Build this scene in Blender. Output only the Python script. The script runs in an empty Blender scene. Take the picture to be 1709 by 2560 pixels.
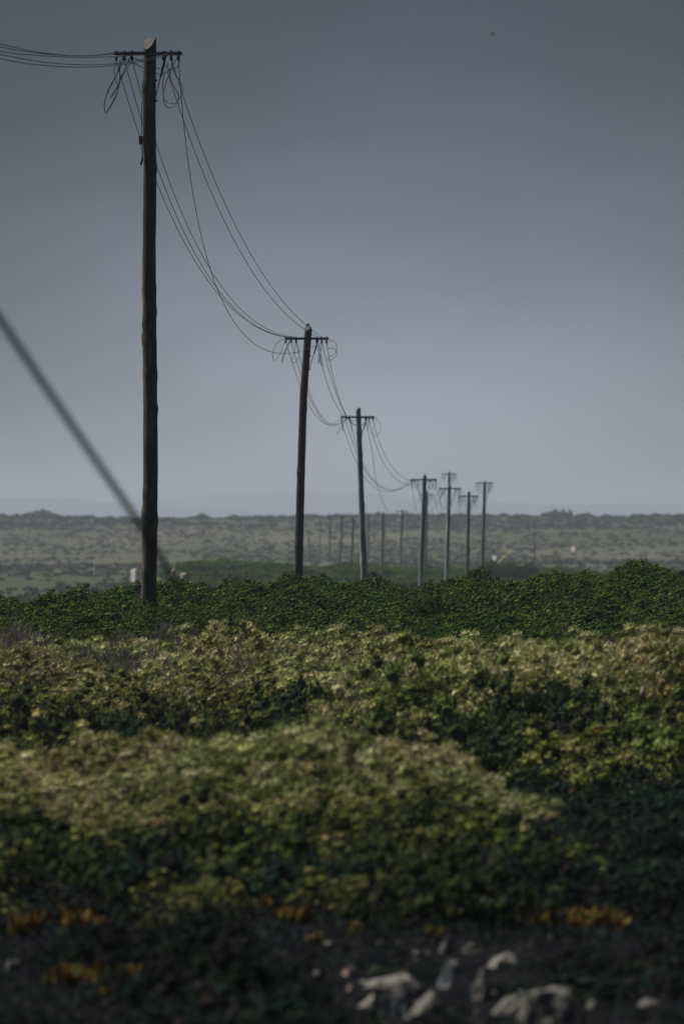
import bpy, math, random
import numpy as np
from mathutils import Vector, noise as mnoise

# ------------------------------------------------------------------ camera, sky, sun, exposure
SC = bpy.context.scene
COL = SC.collection
F = 13600.0            # focal length in pixels of the 1709 x 2560 photograph
CZ = 8.0               # eye height above the valley floor datum
R = math.radians

cam_d = bpy.data.cameras.new('camera')
cam = bpy.data.objects.new('camera', cam_d)
COL.objects.link(cam)
cam.location = (0, 0, CZ)
cam.rotation_euler = (R(90), 0, 0)
cam_d.sensor_fit = 'VERTICAL'
cam_d.sensor_height = 36.0
cam_d.sensor_width = 24.0
cam_d.lens = F / 2560.0 * 36.0
cam_d.clip_start = 0.5
cam_d.clip_end = 30000
cam_d.dof.use_dof = True
cam_d.dof.focus_distance = 88.0
cam_d.dof.aperture_fstop = 3.3
SC.camera = cam

SUN_EL, SUN_AZ = 57.0, -64.0      # azimuth measured from the viewing direction (+Y), negative = left
to_sun = Vector((math.sin(R(SUN_AZ)) * math.cos(R(SUN_EL)), math.cos(R(SUN_AZ)) * math.cos(R(SUN_EL)), math.sin(R(SUN_EL))))

world = bpy.data.worlds.new('World')
SC.world = world
world.use_nodes = True
wn, wl = world.node_tree.nodes, world.node_tree.links
wn.clear()
w_out = wn.new('ShaderNodeOutputWorld')
w_bg = wn.new('ShaderNodeBackground')
w_sky = wn.new('ShaderNodeTexSky')
w_sky.sky_type = 'NISHITA'
w_sky.sun_disc = False
w_sky.sun_elevation = R(SUN_EL)
w_sky.sun_rotation = R(SUN_AZ)
w_sky.dust_density = 4.0
w_tc = wn.new('ShaderNodeTexCoord')
w_sep = wn.new('ShaderNodeSeparateXYZ')
wl.new(w_tc.outputs['Generated'], w_sep.inputs[0])
# overcast deck: bright band of thin cloud low over the horizon, darker storm cloud above
w_ramp = wn.new('ShaderNodeValToRGB')
w_map = wn.new('ShaderNodeMapRange')
w_map.inputs['From Min'].default_value = 0.0
w_map.inputs['From Max'].default_value = 0.30
wl.new(w_sep.outputs['Z'], w_map.inputs['Value'])
wl.new(w_map.outputs[0], w_ramp.inputs[0])
cr = w_ramp.color_ramp
cr.interpolation = 'B_SPLINE'
stops = [(0.0, (3.35, 3.85, 4.4)), (0.06, (3.0, 3.52, 4.15)), (0.14, (1.7, 2.1, 2.68)), (0.23, (1.02, 1.36, 1.86)),
         (0.32, (0.52, 0.80, 1.22)), (0.5, (0.32, 0.62, 1.2)), (1.0, (0.34, 0.68, 1.38))]
cr.elements[0].position = stops[0][0]; cr.elements[0].color = (*[v / 5 for v in stops[0][1]], 1)
cr.elements[1].position = stops[-1][0]; cr.elements[1].color = (*[v / 5 for v in stops[-1][1]], 1)
for p, c in stops[1:-1]:
    e = cr.elements.new(p); e.color = (*[v / 5 for v in c], 1)
# big soft cloud masses
w_nmap = wn.new('ShaderNodeMapping')
w_nmap.inputs['Scale'].default_value = (1, 1, 2.4)
w_nmap.inputs['Location'].default_value = (3.3, 0.0, 0.55)
wl.new(w_tc.outputs['Generated'], w_nmap.inputs[0])
w_noise = wn.new('ShaderNodeTexNoise')
w_noise.inputs['Scale'].default_value = 17.0
w_noise.inputs['Detail'].default_value = 3.0
w_noise.inputs['Roughness'].default_value = 0.45
wl.new(w_nmap.outputs[0], w_noise.inputs[0])
w_nr = wn.new('ShaderNodeMapRange')
w_nr.inputs['From Min'].default_value = 0.3
w_nr.inputs['From Max'].default_value = 0.7
w_nr.inputs['To Min'].default_value = 0.86
w_nr.inputs['To Max'].default_value = 1.07
wl.new(w_noise.outputs[0], w_nr.inputs['Value'])
w_mul = wn.new('ShaderNodeMix'); w_mul.data_type = 'RGBA'; w_mul.blend_type = 'MULTIPLY'
w_mul.inputs['Factor'].default_value = 1.0
w_gain = wn.new('ShaderNodeVectorMath'); w_gain.operation = 'SCALE'
w_gain.inputs['Scale'].default_value = 3.75
wl.new(w_ramp.outputs[0], w_gain.inputs[0])
# thinner cloud ahead, just above the horizon
w_dist = wn.new('ShaderNodeVectorMath'); w_dist.operation = 'DISTANCE'
w_dist.inputs[1].default_value = (0.012, 0.9998, 0.012)
wl.new(w_tc.outputs['Generated'], w_dist.inputs[0])
w_glow = wn.new('ShaderNodeMapRange'); w_glow.interpolation_type = 'SMOOTHSTEP'
w_glow.inputs['From Min'].default_value = 0.0; w_glow.inputs['From Max'].default_value = 0.125
w_glow.inputs['To Min'].default_value = 1.15; w_glow.inputs['To Max'].default_value = 0.36
wl.new(w_dist.outputs['Value'], w_glow.inputs['Value'])
w_thin = wn.new('ShaderNodeVectorMath'); w_thin.operation = 'SCALE'
wl.new(w_gain.outputs[0], w_thin.inputs[0]); wl.new(w_glow.outputs[0], w_thin.inputs['Scale'])
wl.new(w_thin.outputs[0], w_mul.inputs['A'])
wl.new(w_nr.outputs[0], w_mul.inputs['B'])
w_mix = wn.new('ShaderNodeMix'); w_mix.data_type = 'RGBA'
w_mix.inputs['Factor'].default_value = 0.94       # cloud cover over the clear sky
wl.new(w_sky.outputs[0], w_mix.inputs['A'])
wl.new(w_mul.outputs['Result'], w_mix.inputs['B'])
w_bg.inputs['Strength'].default_value = 0.10
wl.new(w_mix.outputs['Result'], w_bg.inputs[0])
wl.new(w_bg.outputs[0], w_out.inputs[0])

sun_d = bpy.data.lights.new('sun', 'SUN')
sun_d.energy = 5.0
sun_d.angle = R(4)
sun_d.color = (1.0, 0.965, 0.90)
sun = bpy.data.objects.new('sun', sun_d)
COL.objects.link(sun)
sun.location = (-60, 40, 60)
sun.rotation_euler = to_sun.to_track_quat('Z', 'Y').to_euler()

SC.view_settings.view_transform = 'Standard'
SC.view_settings.look = 'None'
SC.view_settings.exposure = 0.42
SC.view_settings.gamma = 1.0
SC.view_settings.use_curve_mapping = False
SC.render.engine = 'CYCLES'
SC.cycles.use_denoising = True
SC.cycles.max_bounces = 6
SC.cycles.volume_bounces = 1
SC.cycles.transparent_max_bounces = 4

rng = np.random.default_rng(7)
random.seed(7)

# ------------------------------------------------------------------ helpers
def at(x, y, d):
    """photograph pixel (1709 x 2560) at a known distance -> world point"""
    return Vector(((x - 854.5) / F * d, d, CZ - (y - 1280.0) / F * d))

def sstep(a, b, t):
    t = np.clip((np.asarray(t, float) - a) / (b - a), 0, 1)
    return t * t * (3 - 2 * t)

def link(o, parent=None):
    COL.objects.link(o)
    if parent is not None:
        o.parent = parent
    return o

def tag(o, label=None, cat=None, group=None, kind=None):
    if label: o['label'] = label
    if cat: o['category'] = cat
    if group: o['group'] = group
    if kind: o['kind'] = kind
    return o

def empty(name, loc, label, cat, group=None):
    o = bpy.data.objects.new(name, None)
    o.empty_display_size = 0.2
    link(o)
    o.location = loc
    return tag(o, label, cat, group)

def mesh_np(name, verts, faces, mats, cols=None, smooth=False, midx=None):
    """faces: (n, k) int array with constant k, or list of lists"""
    me = bpy.data.meshes.new(name)
    verts = np.asarray(verts, np.float32)
    if isinstance(faces, np.ndarray):
        n, k = faces.shape
        me.vertices.add(len(verts)); me.vertices.foreach_set('co', verts.ravel())
        me.loops.add(n * k); me.loops.foreach_set('vertex_index', faces.astype(np.int32).ravel())
        me.polygons.add(n)
        me.polygons.foreach_set('loop_start', np.arange(0, n * k, k, dtype=np.int32))
    else:
        me.from_pydata([tuple(v) for v in verts], [], faces)
    for m in (mats if isinstance(mats, (list, tuple)) else [mats]):
        me.materials.append(m)
    if midx is not None:
        me.polygons.foreach_set('material_index', np.asarray(midx, np.int32))
    if smooth:
        me.polygons.foreach_set('use_smooth', np.ones(len(me.polygons), bool))
    me.update(calc_edges=True)
    if cols is not None:
        a = me.color_attributes.new('col', 'FLOAT_COLOR', 'POINT')
        c = np.ones((len(verts), 4), np.float32); c[:, :3] = cols
        a.data.foreach_set('color', c.ravel())
    return me

def obj(name, me, parent=None, loc=None):
    o = bpy.data.objects.new(name, me)
    link(o, parent)
    if loc is not None: o.location = loc
    return o

class MB:
    """small mesh collector"""
    def __init__(s): s.v, s.f, s.m = [], [], []
    def box(s, c, half, rot=None, m=0, bev=0.0):
        b = len(s.v); c = Vector(c)
        for dx in (-1, 1):
            for dy in (-1, 1):
                for dz in (-1, 1):
                    p = Vector((dx * half[0], dy * half[1], dz * half[2]))
                    if rot is not None: p = rot @ p
                    s.v.append(tuple(c + p))
        for q in ((0, 1, 3, 2), (4, 6, 7, 5), (0, 4, 5, 1), (2, 3, 7, 6), (0, 2, 6, 4), (1, 5, 7, 3)):
            s.f.append([b + i for i in q]); s.m.append(m)
    def tube(s, pts, rad, n=6, m=0, cap=True):
        pts = [Vector(p) for p in pts]
        b = len(s.v); N = len(pts)
        rads = rad if isinstance(rad, (list, tuple)) else [rad] * N
        up = None
        for i, p in enumerate(pts):
            t = (pts[min(i + 1, N - 1)] - pts[max(i - 1, 0)])
            t = t.normalized() if t.length > 1e-9 else Vector((0, 0, 1))
            if up is None:
                up = Vector((0, 1, 0)) if abs(t.y) < 0.9 else Vector((1, 0, 0))
            side = t.cross(up)
            if side.length < 1e-4: side = t.cross(Vector((1, 0.3, 0)))
            side.normalize(); up = side.cross(t).normalized()
            for k in range(n):
                a = 2 * math.pi * k / n
                s.v.append(tuple(p + (side * math.cos(a) + up * math.sin(a)) * rads[i]))
        for i in range(N - 1):
            for k in range(n):
                s.f.append([b + i * n + k, b + i * n + (k + 1) % n, b + (i + 1) * n + (k + 1) % n, b + (i + 1) * n + k]); s.m.append(m)
        if cap:
            s.f.append([b + k for k in range(n)][::-1]); s.m.append(m)
            s.f.append([b + (N - 1) * n + k for k in range(n)]); s.m.append(m)
    def build(s, name, mats, parent=None, loc=None, smooth=False):
        me = mesh_np(name, s.v, s.f, mats, smooth=smooth, midx=s.m)
        return obj(name, me, parent, loc)

def catmull(pts, per=6):
    pts = [Vector(p) for p in pts]
    out = []
    for i in range(len(pts) - 1):
        p0 = pts[max(i - 1, 0)]; p1 = pts[i]; p2 = pts[i + 1]; p3 = pts[min(i + 2, len(pts) - 1)]
        for k in range(per):
            t = k / per
            out.append(0.5 * ((2 * p1) + (p2 - p0) * t + (2 * p0 - 5 * p1 + 4 * p2 - p3) * t * t + (3 * p1 - p0 - 3 * p2 + p3) * t ** 3))
    out.append(pts[-1])
    return out

# ------------------------------------------------------------------ materials
def new_mat(name):
    m = bpy.data.materials.new(name); m.use_nodes = True
    nt = m.node_tree
    return m, nt.nodes, nt.links, nt.nodes['Principled BSDF']

def plain(name, col, rough=0.6, metal=0.0, var=0.35, scale=12.0, bump=0.0):
    m, n, l, p = new_mat(name)
    tc = n.new('ShaderNodeTexCoord')
    nz = n.new('ShaderNodeTexNoise'); nz.inputs['Scale'].default_value = scale; nz.inputs['Detail'].default_value = 5
    l.new(tc.outputs['Object'], nz.inputs[0])
    mx = n.new('ShaderNodeMix'); mx.data_type = 'RGBA'
    mx.inputs['A'].default_value = (*[c * (1 - var) for c in col], 1)
    mx.inputs['B'].default_value = (*[min(1, c * (1 + var)) for c in col], 1)
    l.new(nz.outputs[0], mx.inputs['Factor']); l.new(mx.outputs['Result'], p.inputs['Base Color'])
    p.inputs['Roughness'].default_value = rough; p.inputs['Metallic'].default_value = metal
    if bump:
        b = n.new('ShaderNodeBump'); b.inputs['Strength'].default_value = bump; b.inputs['Distance'].default_value = 0.02
        l.new(nz.outputs[0], b.inputs['Height']); l.new(b.outputs[0], p.inputs['Normal'])
    return m

def wood(name, dark, light, patch, bump=0.6):
    m, n, l, p = new_mat(name)
    tc = n.new('ShaderNodeTexCoord')
    mp = n.new('ShaderNodeMapping'); mp.inputs['Scale'].default_value = (14, 14, 0.7)
    l.new(tc.outputs['Object'], mp.inputs[0])
    nz = n.new('ShaderNodeTexNoise'); nz.inputs['Scale'].default_value = 1.6; nz.inputs['Detail'].default_value = 8; nz.inputs['Roughness'].default_value = 0.65
    l.new(mp.outputs[0], nz.inputs[0])
    r1 = n.new('ShaderNodeValToRGB'); r1.color_ramp.elements[0].position = 0.36; r1.color_ramp.elements[1].position = 0.68
    r1.color_ramp.elements[0].color = (*dark, 1); r1.color_ramp.elements[1].color = (*light, 1)
    l.new(nz.outputs[0], r1.inputs[0])
    mp2 = n.new('ShaderNodeMapping'); mp2.inputs['Scale'].default_value = (5, 5, 1.1)
    l.new(tc.outputs['Object'], mp2.inputs[0])
    n2 = n.new('ShaderNodeTexNoise'); n2.inputs['Scale'].default_value = 1.3; n2.inputs['Detail'].default_value = 6
    l.new(mp2.outputs[0], n2.inputs[0])
    r2 = n.new('ShaderNodeMapRange'); r2.inputs['From Min'].default_value = 0.5; r2.inputs['From Max'].default_value = 0.72
    l.new(n2.outputs[0], r2.inputs['Value'])
    mx = n.new('ShaderNodeMix'); mx.data_type = 'RGBA'; mx.inputs['B'].default_value = (*patch, 1)
    l.new(r2.outputs[0], mx.inputs['Factor']); l.new(r1.outputs[0], mx.inputs['A'])
    l.new(mx.outputs['Result'], p.inputs['Base Color'])
    p.inputs['Roughness'].default_value = 0.85
    b = n.new('ShaderNodeBump'); b.inputs['Strength'].default_value = bump; b.inputs['Distance'].default_value = 0.012
    l.new(nz.outputs[0], b.inputs['Height']); l.new(b.outputs[0], p.inputs['Normal'])
    return m

def leaf(name, gain=1.0, trans=0.14, objvar=0.22, rough=0.8):
    """leaf colour from the per-leaf attribute, varied from plant to plant"""
    m, n, l, p = new_mat(name)
    at_ = n.new('ShaderNodeAttribute'); at_.attribute_name = 'col'
    oi = n.new('ShaderNodeObjectInfo')
    hs = n.new('ShaderNodeHueSaturation')
    l.new(at_.outputs['Color'], hs.inputs['Color'])
    mr = n.new('ShaderNodeMapRange'); mr.inputs['To Min'].default_value = gain * (1 - objvar); mr.inputs['To Max'].default_value = gain * (1 + objvar)
    l.new(oi.outputs['Random'], mr.inputs['Value']); l.new(mr.outputs[0], hs.inputs['Value'])
    ma = n.new('ShaderNodeMath'); ma.operation = 'MULTIPLY'; ma.inputs[1].default_value = 7.31
    fr = n.new('ShaderNodeMath'); fr.operation = 'FRACT'
    l.new(oi.outputs['Random'], ma.inputs[0]); l.new(ma.outputs[0], fr.inputs[0])
    mh = n.new('ShaderNodeMapRange'); mh.inputs['To Min'].default_value = 0.475; mh.inputs['To Max'].default_value = 0.515
    l.new(fr.outputs[0], mh.inputs['Value']); l.new(mh.outputs[0], hs.inputs['Hue'])
    l.new(hs.outputs[0], p.inputs['Base Color'])
    p.inputs['Roughness'].default_value = rough
    p.inputs['Specular IOR Level'].default_value = 0.04
    tr = n.new('ShaderNodeBsdfTranslucent'); l.new(hs.outputs[0], tr.inputs['Color'])
    ms = n.new('ShaderNodeMixShader'); ms.inputs[0].default_value = trans
    l.new(p.outputs[0], ms.inputs[1]); l.new(tr.outputs[0], ms.inputs[2])
    out = [x for x in n if x.type == 'OUTPUT_MATERIAL'][0]
    l.new(ms.outputs[0], out.inputs['Surface'])
    return m

M = {}
M['wood_near'] = wood('creosoted_wood', (0.003, 0.003, 0.0035), (0.024, 0.016, 0.012), (0.13, 0.09, 0.068))
M['wood_grey_dark'] = wood('weathered_dark_wood', (0.010, 0.011, 0.013), (0.042, 0.045, 0.05), (0.07, 0.072, 0.075))
M['wood_grey'] = wood('weathered_grey_wood', (0.09, 0.09, 0.095), (0.33, 0.33, 0.335), (0.44, 0.44, 0.44))
M['wood_mid'] = wood('weathered_brown_wood', (0.035, 0.034, 0.034), (0.13, 0.127, 0.122), (0.19, 0.186, 0.178))
M['wood_cut'] = wood('sawn_end_wood', (0.04, 0.037, 0.028), (0.11, 0.105, 0.08), (0.06, 0.055, 0.045), 0.3)
M['steel'] = plain('rusted_steel', (0.02, 0.02, 0.023), 0.65, 0.3, 0.4, 25)
M['wire'] = plain('black_wire', (0.008, 0.009, 0.011), 0.5, 0.0, 0.2, 5)
M['porcelain'] = plain('dark_porcelain', (0.025, 0.022, 0.022), 0.3, 0.0, 0.3, 20)
M['paint_white'] = plain('white_paint', (0.72, 0.72, 0.70), 0.6, 0, 0.12, 6)
M['paint_red'] = plain('red_paint', (0.5, 0.12, 0.11), 0.5, 0, 0.12, 6)
M['paint_yellow'] = plain('yellow_paint', (0.42, 0.41, 0.16), 0.5, 0, 0.15, 6)
M['paint_grey'] = plain('grey_paint', (0.35, 0.36, 0.36), 0.6, 0, 0.15, 6)
M['rock'] = plain('limestone', (0.115, 0.11, 0.095), 0.95, 0, 0.6, 11, 0.9)
def stained_rock(name, col):
    m = plain(name, col, 0.95, 0, 0.5, 11, 0.9)
    n, l = m.node_tree.nodes, m.node_tree.links
    p = n['Principled BSDF']; src = p.inputs['Base Color'].links[0].from_socket
    tc = n.new('ShaderNodeTexCoord'); nz = n.new('ShaderNodeTexNoise'); nz.inputs['Scale'].default_value = 16; nz.inputs['Detail'].default_value = 7
    l.new(tc.outputs['Object'], nz.inputs[0])
    mr = n.new('ShaderNodeMapRange'); mr.inputs['From Min'].default_value = 0.52; mr.inputs['From Max'].default_value = 0.66
    l.new(nz.outputs[0], mr.inputs['Value'])
    mx = n.new('ShaderNodeMix'); mx.data_type = 'RGBA'; mx.inputs['B'].default_value = (0.035, 0.031, 0.026, 1)
    l.new(mr.outputs[0], mx.inputs['Factor']); l.new(src, mx.inputs['A']); l.new(mx.outputs['Result'], p.inputs['Base Color'])
    return m
M['rock'] = stained_rock('stained_limestone', (0.15, 0.142, 0.12))
M['rock_pink'] = plain('pink_sandstone', (0.24, 0.18, 0.15), 0.95, 0, 0.3, 9, 0.8)
M['rock_blue'] = plain('blue_grey_stone', (0.10, 0.115, 0.13), 0.95, 0, 0.3, 9, 0.8)
M['bark'] = plain('shrub_bark', (0.035, 0.028, 0.023), 0.9, 0, 0.4, 20)
M['leaf'] = leaf('leaves')
M['leaf_far'] = leaf('far_leaves', 1.0, 0.1, 0.2)
M['succulent'] = leaf('succulent_leaves', 1.0, 0.2, 0.1, 0.4)
M['feather'] = plain('dark_feathers', (0.03, 0.03, 0.032), 0.8)

def ground_mat():
    m, n, l, p = new_mat('heath_ground')
    geo = n.new('ShaderNodeNewGeometry')
    sep = n.new('ShaderNodeSeparateXYZ'); l.new(geo.outputs['Position'], sep.inputs[0])
    def nz(scale, det, sx=1, sy=1, rough=0.6):
        mp = n.new('ShaderNodeMapping'); mp.inputs['Scale'].default_value = (sx, sy, 1)
        l.new(geo.outputs['Position'], mp.inputs[0])
        t = n.new('ShaderNodeTexNoise'); t.inputs['Scale'].default_value = scale; t.inputs['Detail'].default_value = det; t.inputs['Roughness'].default_value = rough
        l.new(mp.outputs[0], t.inputs[0]); return t
    # near soil, foreground shade and its blue cast put into the colour
    a = nz(3.0, 8)
    soil = n.new('ShaderNodeValToRGB')
    soil.color_ramp.elements[0].position = 0.35; soil.color_ramp.elements[0].color = (0.004, 0.0045, 0.006, 1)
    soil.color_ramp.elements[1].position = 0.75; soil.color_ramp.elements[1].color = (0.012, 0.011, 0.013, 1)
    l.new(a.outputs[0], soil.inputs[0])
    # far hillside: dry grass, scrub and heather in patches
    b = nz(0.022, 7, 1.0, 0.30, 0.62)
    far = n.new('ShaderNodeValToRGB'); e = far.color_ramp.elements
    e[0].position = 0.30; e[0].color = (0.034, 0.044, 0.028, 1)
    e[1].position = 0.78; e[1].color = (0.112, 0.102, 0.08, 1)
    for pos, c in ((0.42, (0.050, 0.056, 0.037)), (0.50, (0.062, 0.063, 0.046)), (0.62, (0.083, 0.078, 0.059))):
        x = e.new(pos); x.color = (*c, 1)
    l.new(b.outputs[0], far.inputs[0])
    c = nz(0.006, 4, 1.0, 0.5)
    grn = n.new('ShaderNodeMix'); grn.data_type = 'RGBA'; grn.inputs['B'].default_value = (0.042, 0.056, 0.032, 1)
    gm = n.new('ShaderNodeMapRange'); gm.inputs['From Min'].default_value = 0.47; gm.inputs['From Max'].default_value = 0.62; gm.inputs['To Max'].default_value = 0.75
    l.new(c.outputs[0], gm.inputs['Value']); l.new(gm.outputs[0], grn.inputs['Factor']); l.new(far.outputs[0], grn.inputs['A'])
    # the crest of the far hill carries dark heath
    cm = n.new('ShaderNodeMapRange'); cm.inputs['From Min'].default_value = 1010; cm.inputs['From Max'].default_value = 1130
    cm.inputs['To Max'].default_value = 0.8
    l.new(sep.outputs['Y'], cm.inputs['Value'])
    cre = n.new('ShaderNodeMix'); cre.data_type = 'RGBA'; cre.inputs['B'].default_value = (0.05, 0.056, 0.05, 1)
    l.new(cm.outputs[0], cre.inputs['Factor']); l.new(grn.outputs['Result'], cre.inputs['A'])
    # meadow in the valley
    vm = n.new('ShaderNodeMapRange'); vm.inputs['From Min'].default_value = 520; vm.inputs['From Max'].default_value = 640
    vm.inputs['To Min'].default_value = 0.7; vm.inputs['To Max'].default_value = 0.0
    l.new(sep.outputs['Y'], vm.inputs['Value'])
    val = n.new('ShaderNodeMix'); val.data_type = 'RGBA'; val.inputs['B'].default_value = (0.042, 0.056, 0.028, 1)
    l.new(vm.outputs[0], val.inputs['Factor']); l.new(cre.outputs['Result'], val.inputs['A'])
    fm = n.new('ShaderNodeMapRange'); fm.inputs['From Min'].default_value = 150; fm.inputs['From Max'].default_value = 300
    l.new(sep.outputs['Y'], fm.inputs['Value'])
    mx = n.new('ShaderNodeMix'); mx.data_type = 'RGBA'
    l.new(fm.outputs[0], mx.inputs['Factor']); l.new(soil.outputs[0], mx.inputs['A']); l.new(val.outputs['Result'], mx.inputs['B'])
    l.new(mx.outputs['Result'], p.inputs['Base Color'])
    p.inputs['Roughness'].default_value = 0.95
    p.inputs['Specular IOR Level'].default_value = 0.0
    bp = n.new('ShaderNodeBump'); bp.inputs['Strength'].default_value = 0.8; bp.inputs['Distance'].default_value = 0.05
    l.new(a.outputs[0], bp.inputs['Height']); l.new(bp.outputs[0], p.inputs['Normal'])
    return m
M['ground'] = ground_mat()
M['hills'] = plain('distant_hills', (0.045, 0.055, 0.05), 0.95, 0, 0.3, 0.004)

# ------------------------------------------------------------------ terrain
PY = np.array([-200, 0, 10, 24, 30, 33, 38, 43, 48, 55, 65, 75, 85, 95, 102, 115, 130, 165, 212, 300, 340, 372, 392, 420, 470, 600, 700, 820, 930, 1020, 1150, 1250, 1400, 2000, 3000, 10000], float)
PZ = np.array([-2.6, -2.6, -2.5, -2.42, -2.40, -2.38, -2.34, -2.36, -2.42, -2.36, -2.22, -2.02, -1.84, -1.62, -1.75, -3.2, -4.4, -5.5, -6.4, -6.7, -6.6, -6.55, -6.5, -6.5, -6.6, -6.8, -7.0, -6.8, -5.3, -3.5, -1.7, -1.25, -2.0, -8.0, -15, -20], float)
# crest height of the low ridge by the nearest pole, across the view
CX = np.array([-9, -6.0, -5.3, -4.8, -4.2, -3.5, -1.8, -0.8, 0.0, 1.0, 1.8, 3.1, 3.9, 5.2, 6.0, 9.0])
CH = np.array([-0.45, -0.50, -0.42, -0.33, -0.31, -0.28, -0.24, -0.14, -0.07, -0.16, -0.14, -0.09, 0.03, 0.15, 0.10, 0.10]) + 0.02

def vnoise(x, y, s):
    x = np.asarray(x, float) * s; y = np.asarray(y, float) * s
    return (np.sin(x * 1.7 + 1.3 * np.sin(y * 1.1)) + np.sin(y * 1.9 + 1.7 * np.sin(x * 0.8 + 2)) + np.sin((x + y) * 1.15 + 4)) / 3

def T(x, y):
    x = np.asarray(x, float); y = np.asarray(y, float)
    z = np.interp(y, PY, PZ)
    # front bank: a hummock filling the left and middle, falling away to the right
    z = z + (0.24 + 0.05 * np.sin(x * 1.7 + 0.6)) * np.exp(-((y - 38.5) / 3.2) ** 2) * (1 - sstep(0.25, 1.35, x)) * (0.72 + 0.28 * sstep(-3.4, -1.4, x))
    z = z - 0.16 * np.exp(-((y - 41.5) / 3.6) ** 2) * sstep(0.9, 1.7, x)
    # second bank on the right
    z = z + 0.40 * np.exp(-((y - 52.5) / 3.6) ** 2) * sstep(0.0, 1.5, x)
    z = z + 0.16 * np.exp(-((y - 62.0) / 5.0) ** 2) * (0.6 + 0.4 * np.sin(x * 1.3 + 1.0)) * (1 - sstep(0.5, 2.0, x))
    # low ridge with the nearest pole
    z = z + np.interp(x, CX, CH) * sstep(80, 94, y) * (1 - sstep(112, 150, y))
    z = z + 0.10 * sstep(74, 80, y) * (1 - sstep(104, 118, y)) * np.sin(x * 1.15 + 0.35 * y + 0.8) * np.sin(y * 0.55 + 0.5 * x)
    # middle ridge beyond the dip, open on the left
    mr = np.exp(-((y - 392) / 17.0) ** 2) * sstep(-13.5, -9.5, x) * (2.25 + 0.55 * np.exp(-((x + 9.2) / 2.2) ** 2) - 0.35 * sstep(2, 12, x) + 0.12 * np.sin(x * 0.9))
    z = z + mr
    # unevenness
    near = 1 - sstep(110, 200, y)
    z = z + near * 0.045 * vnoise(x, y, 0.8) + (1 - near) * 0.35 * vnoise(x, y, 0.02) * sstep(430, 800, y) + sstep(830, 1100, y) * (0.5 * vnoise(x, y * 0.3, 0.05) + 0.22 * vnoise(x, y * 0.3, 0.21))
    return z + CZ

ys = np.concatenate([np.arange(-200, 0, 20), np.arange(0, 24, 2), np.arange(24, 116, 0.4), np.arange(116, 340, 4), np.arange(340, 440, 1.5), np.arange(440, 1400, 7), np.arange(1400, 3000, 60), np.arange(3000, 10001, 400)]).astype(float)
u = np.linspace(-1, 1, 161); u = np.sign(u) * (0.35 * np.abs(u) + 0.65 * np.abs(u) ** 3)
W = 14 + 0.22 * np.maximum(ys, 0) + np.where(ys > 1400, (ys - 1400) * 0.35, 0)
XX = u[None, :] * W[:, None]; YY = np.repeat(ys[:, None], len(u), 1)
ZZ = T(XX, YY)
gv = np.stack([XX, YY, ZZ], -1).reshape(-1, 3)
nu = len(u); ii, jj = np.meshgrid(np.arange(len(ys) - 1), np.arange(nu - 1), indexing='ij')
b0 = (ii * nu + jj).ravel()
gf = np.stack([b0, b0 + 1, b0 + nu + 1, b0 + nu], 1)
g = obj('ground', mesh_np('ground', gv, gf, M['ground'], smooth=True))
tag(g, 'heath and dune ground with a valley and a far hillside', kind='structure')

# far blue hills, kilometres away
def hills(name, Y, pts, depth, label):
    xs = np.linspace(-2200, 2200, 300)
    px = 854.5 + F * xs / Y
    ph = np.interp(px, [p[0] for p in pts], [p[1] for p in pts])
    h = CZ - (ph - 1280) / F * Y + 1.2 * vnoise(xs, xs * 0, 0.02) + 0.5 * vnoise(xs, xs * 0, 0.07)
    rows = []
    for k, (dy, fz) in enumerate(((-depth, 0), (-depth * 0.6, 0.45), (-depth * 0.25, 0.85), (0, 1), (depth * 0.5, 0.6), (depth, 0))):
        rows.append(np.stack([xs, np.full_like(xs, Y + dy) + 30 * vnoise(xs, xs * 0 + k, 0.01), -14 + (h + 14) * fz], -1))
    v = np.concatenate(rows); n_ = len(xs)
    i, j = np.meshgrid(np.arange(len(rows) - 1), np.arange(n_ - 1), indexing='ij'); q = (i * n_ + j).ravel()
    o = obj(name, mesh_np(name, v, np.stack([q, q + 1, q + n_ + 1, q + n_], 1), M['hills'], smooth=True))
    tag(o, label, kind='structure')
hills('hills', 7000, [(-2000, 1262), (-300, 1252), (0, 1247), (160, 1244), (260, 1256), (420, 1262), (600, 1275), (900, 1290), (3000, 1300)], 700, 'low blue hill fading into the haze on the left')
hills('hills', 8600, [(-2000, 1285), (200, 1262), (400, 1243), (560, 1233), (740, 1228), (900, 1232), (1080, 1246), (1300, 1258), (1500, 1262), (1709, 1258), (3000, 1262)], 800, 'faintest blue hill on the horizon behind the poles')

# haze: thin even air round the whole place
hz = MB(); hz.box((0, 4900, 12), (5200, 5300, 38))
M['haze'] = bpy.data.materials.new('haze'); M['haze'].use_nodes = True
hn = M['haze'].node_tree.nodes; hn.clear()
ho = hn.new('ShaderNodeOutputMaterial'); hv = hn.new('ShaderNodeVolumePrincipled')
hv.inputs['Color'].default_value = (0.54, 0.61, 0.72, 1)
hv.inputs['Density'].default_value = 0.00026
hv.inputs['Anisotropy'].default_value = 0.3
M['haze'].node_tree.links.new(hv.outputs[0], ho.inputs['Volume'])
hzo = hz.build('haze', M['haze']); tag(hzo, 'thin pale haze filling the air over the heath', kind='stuff')

# ------------------------------------------------------------------ utility poles
ARM = 1.03
OFFS = (-0.485, -0.36, -0.245, 0.235, 0.35, 0.46)

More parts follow.
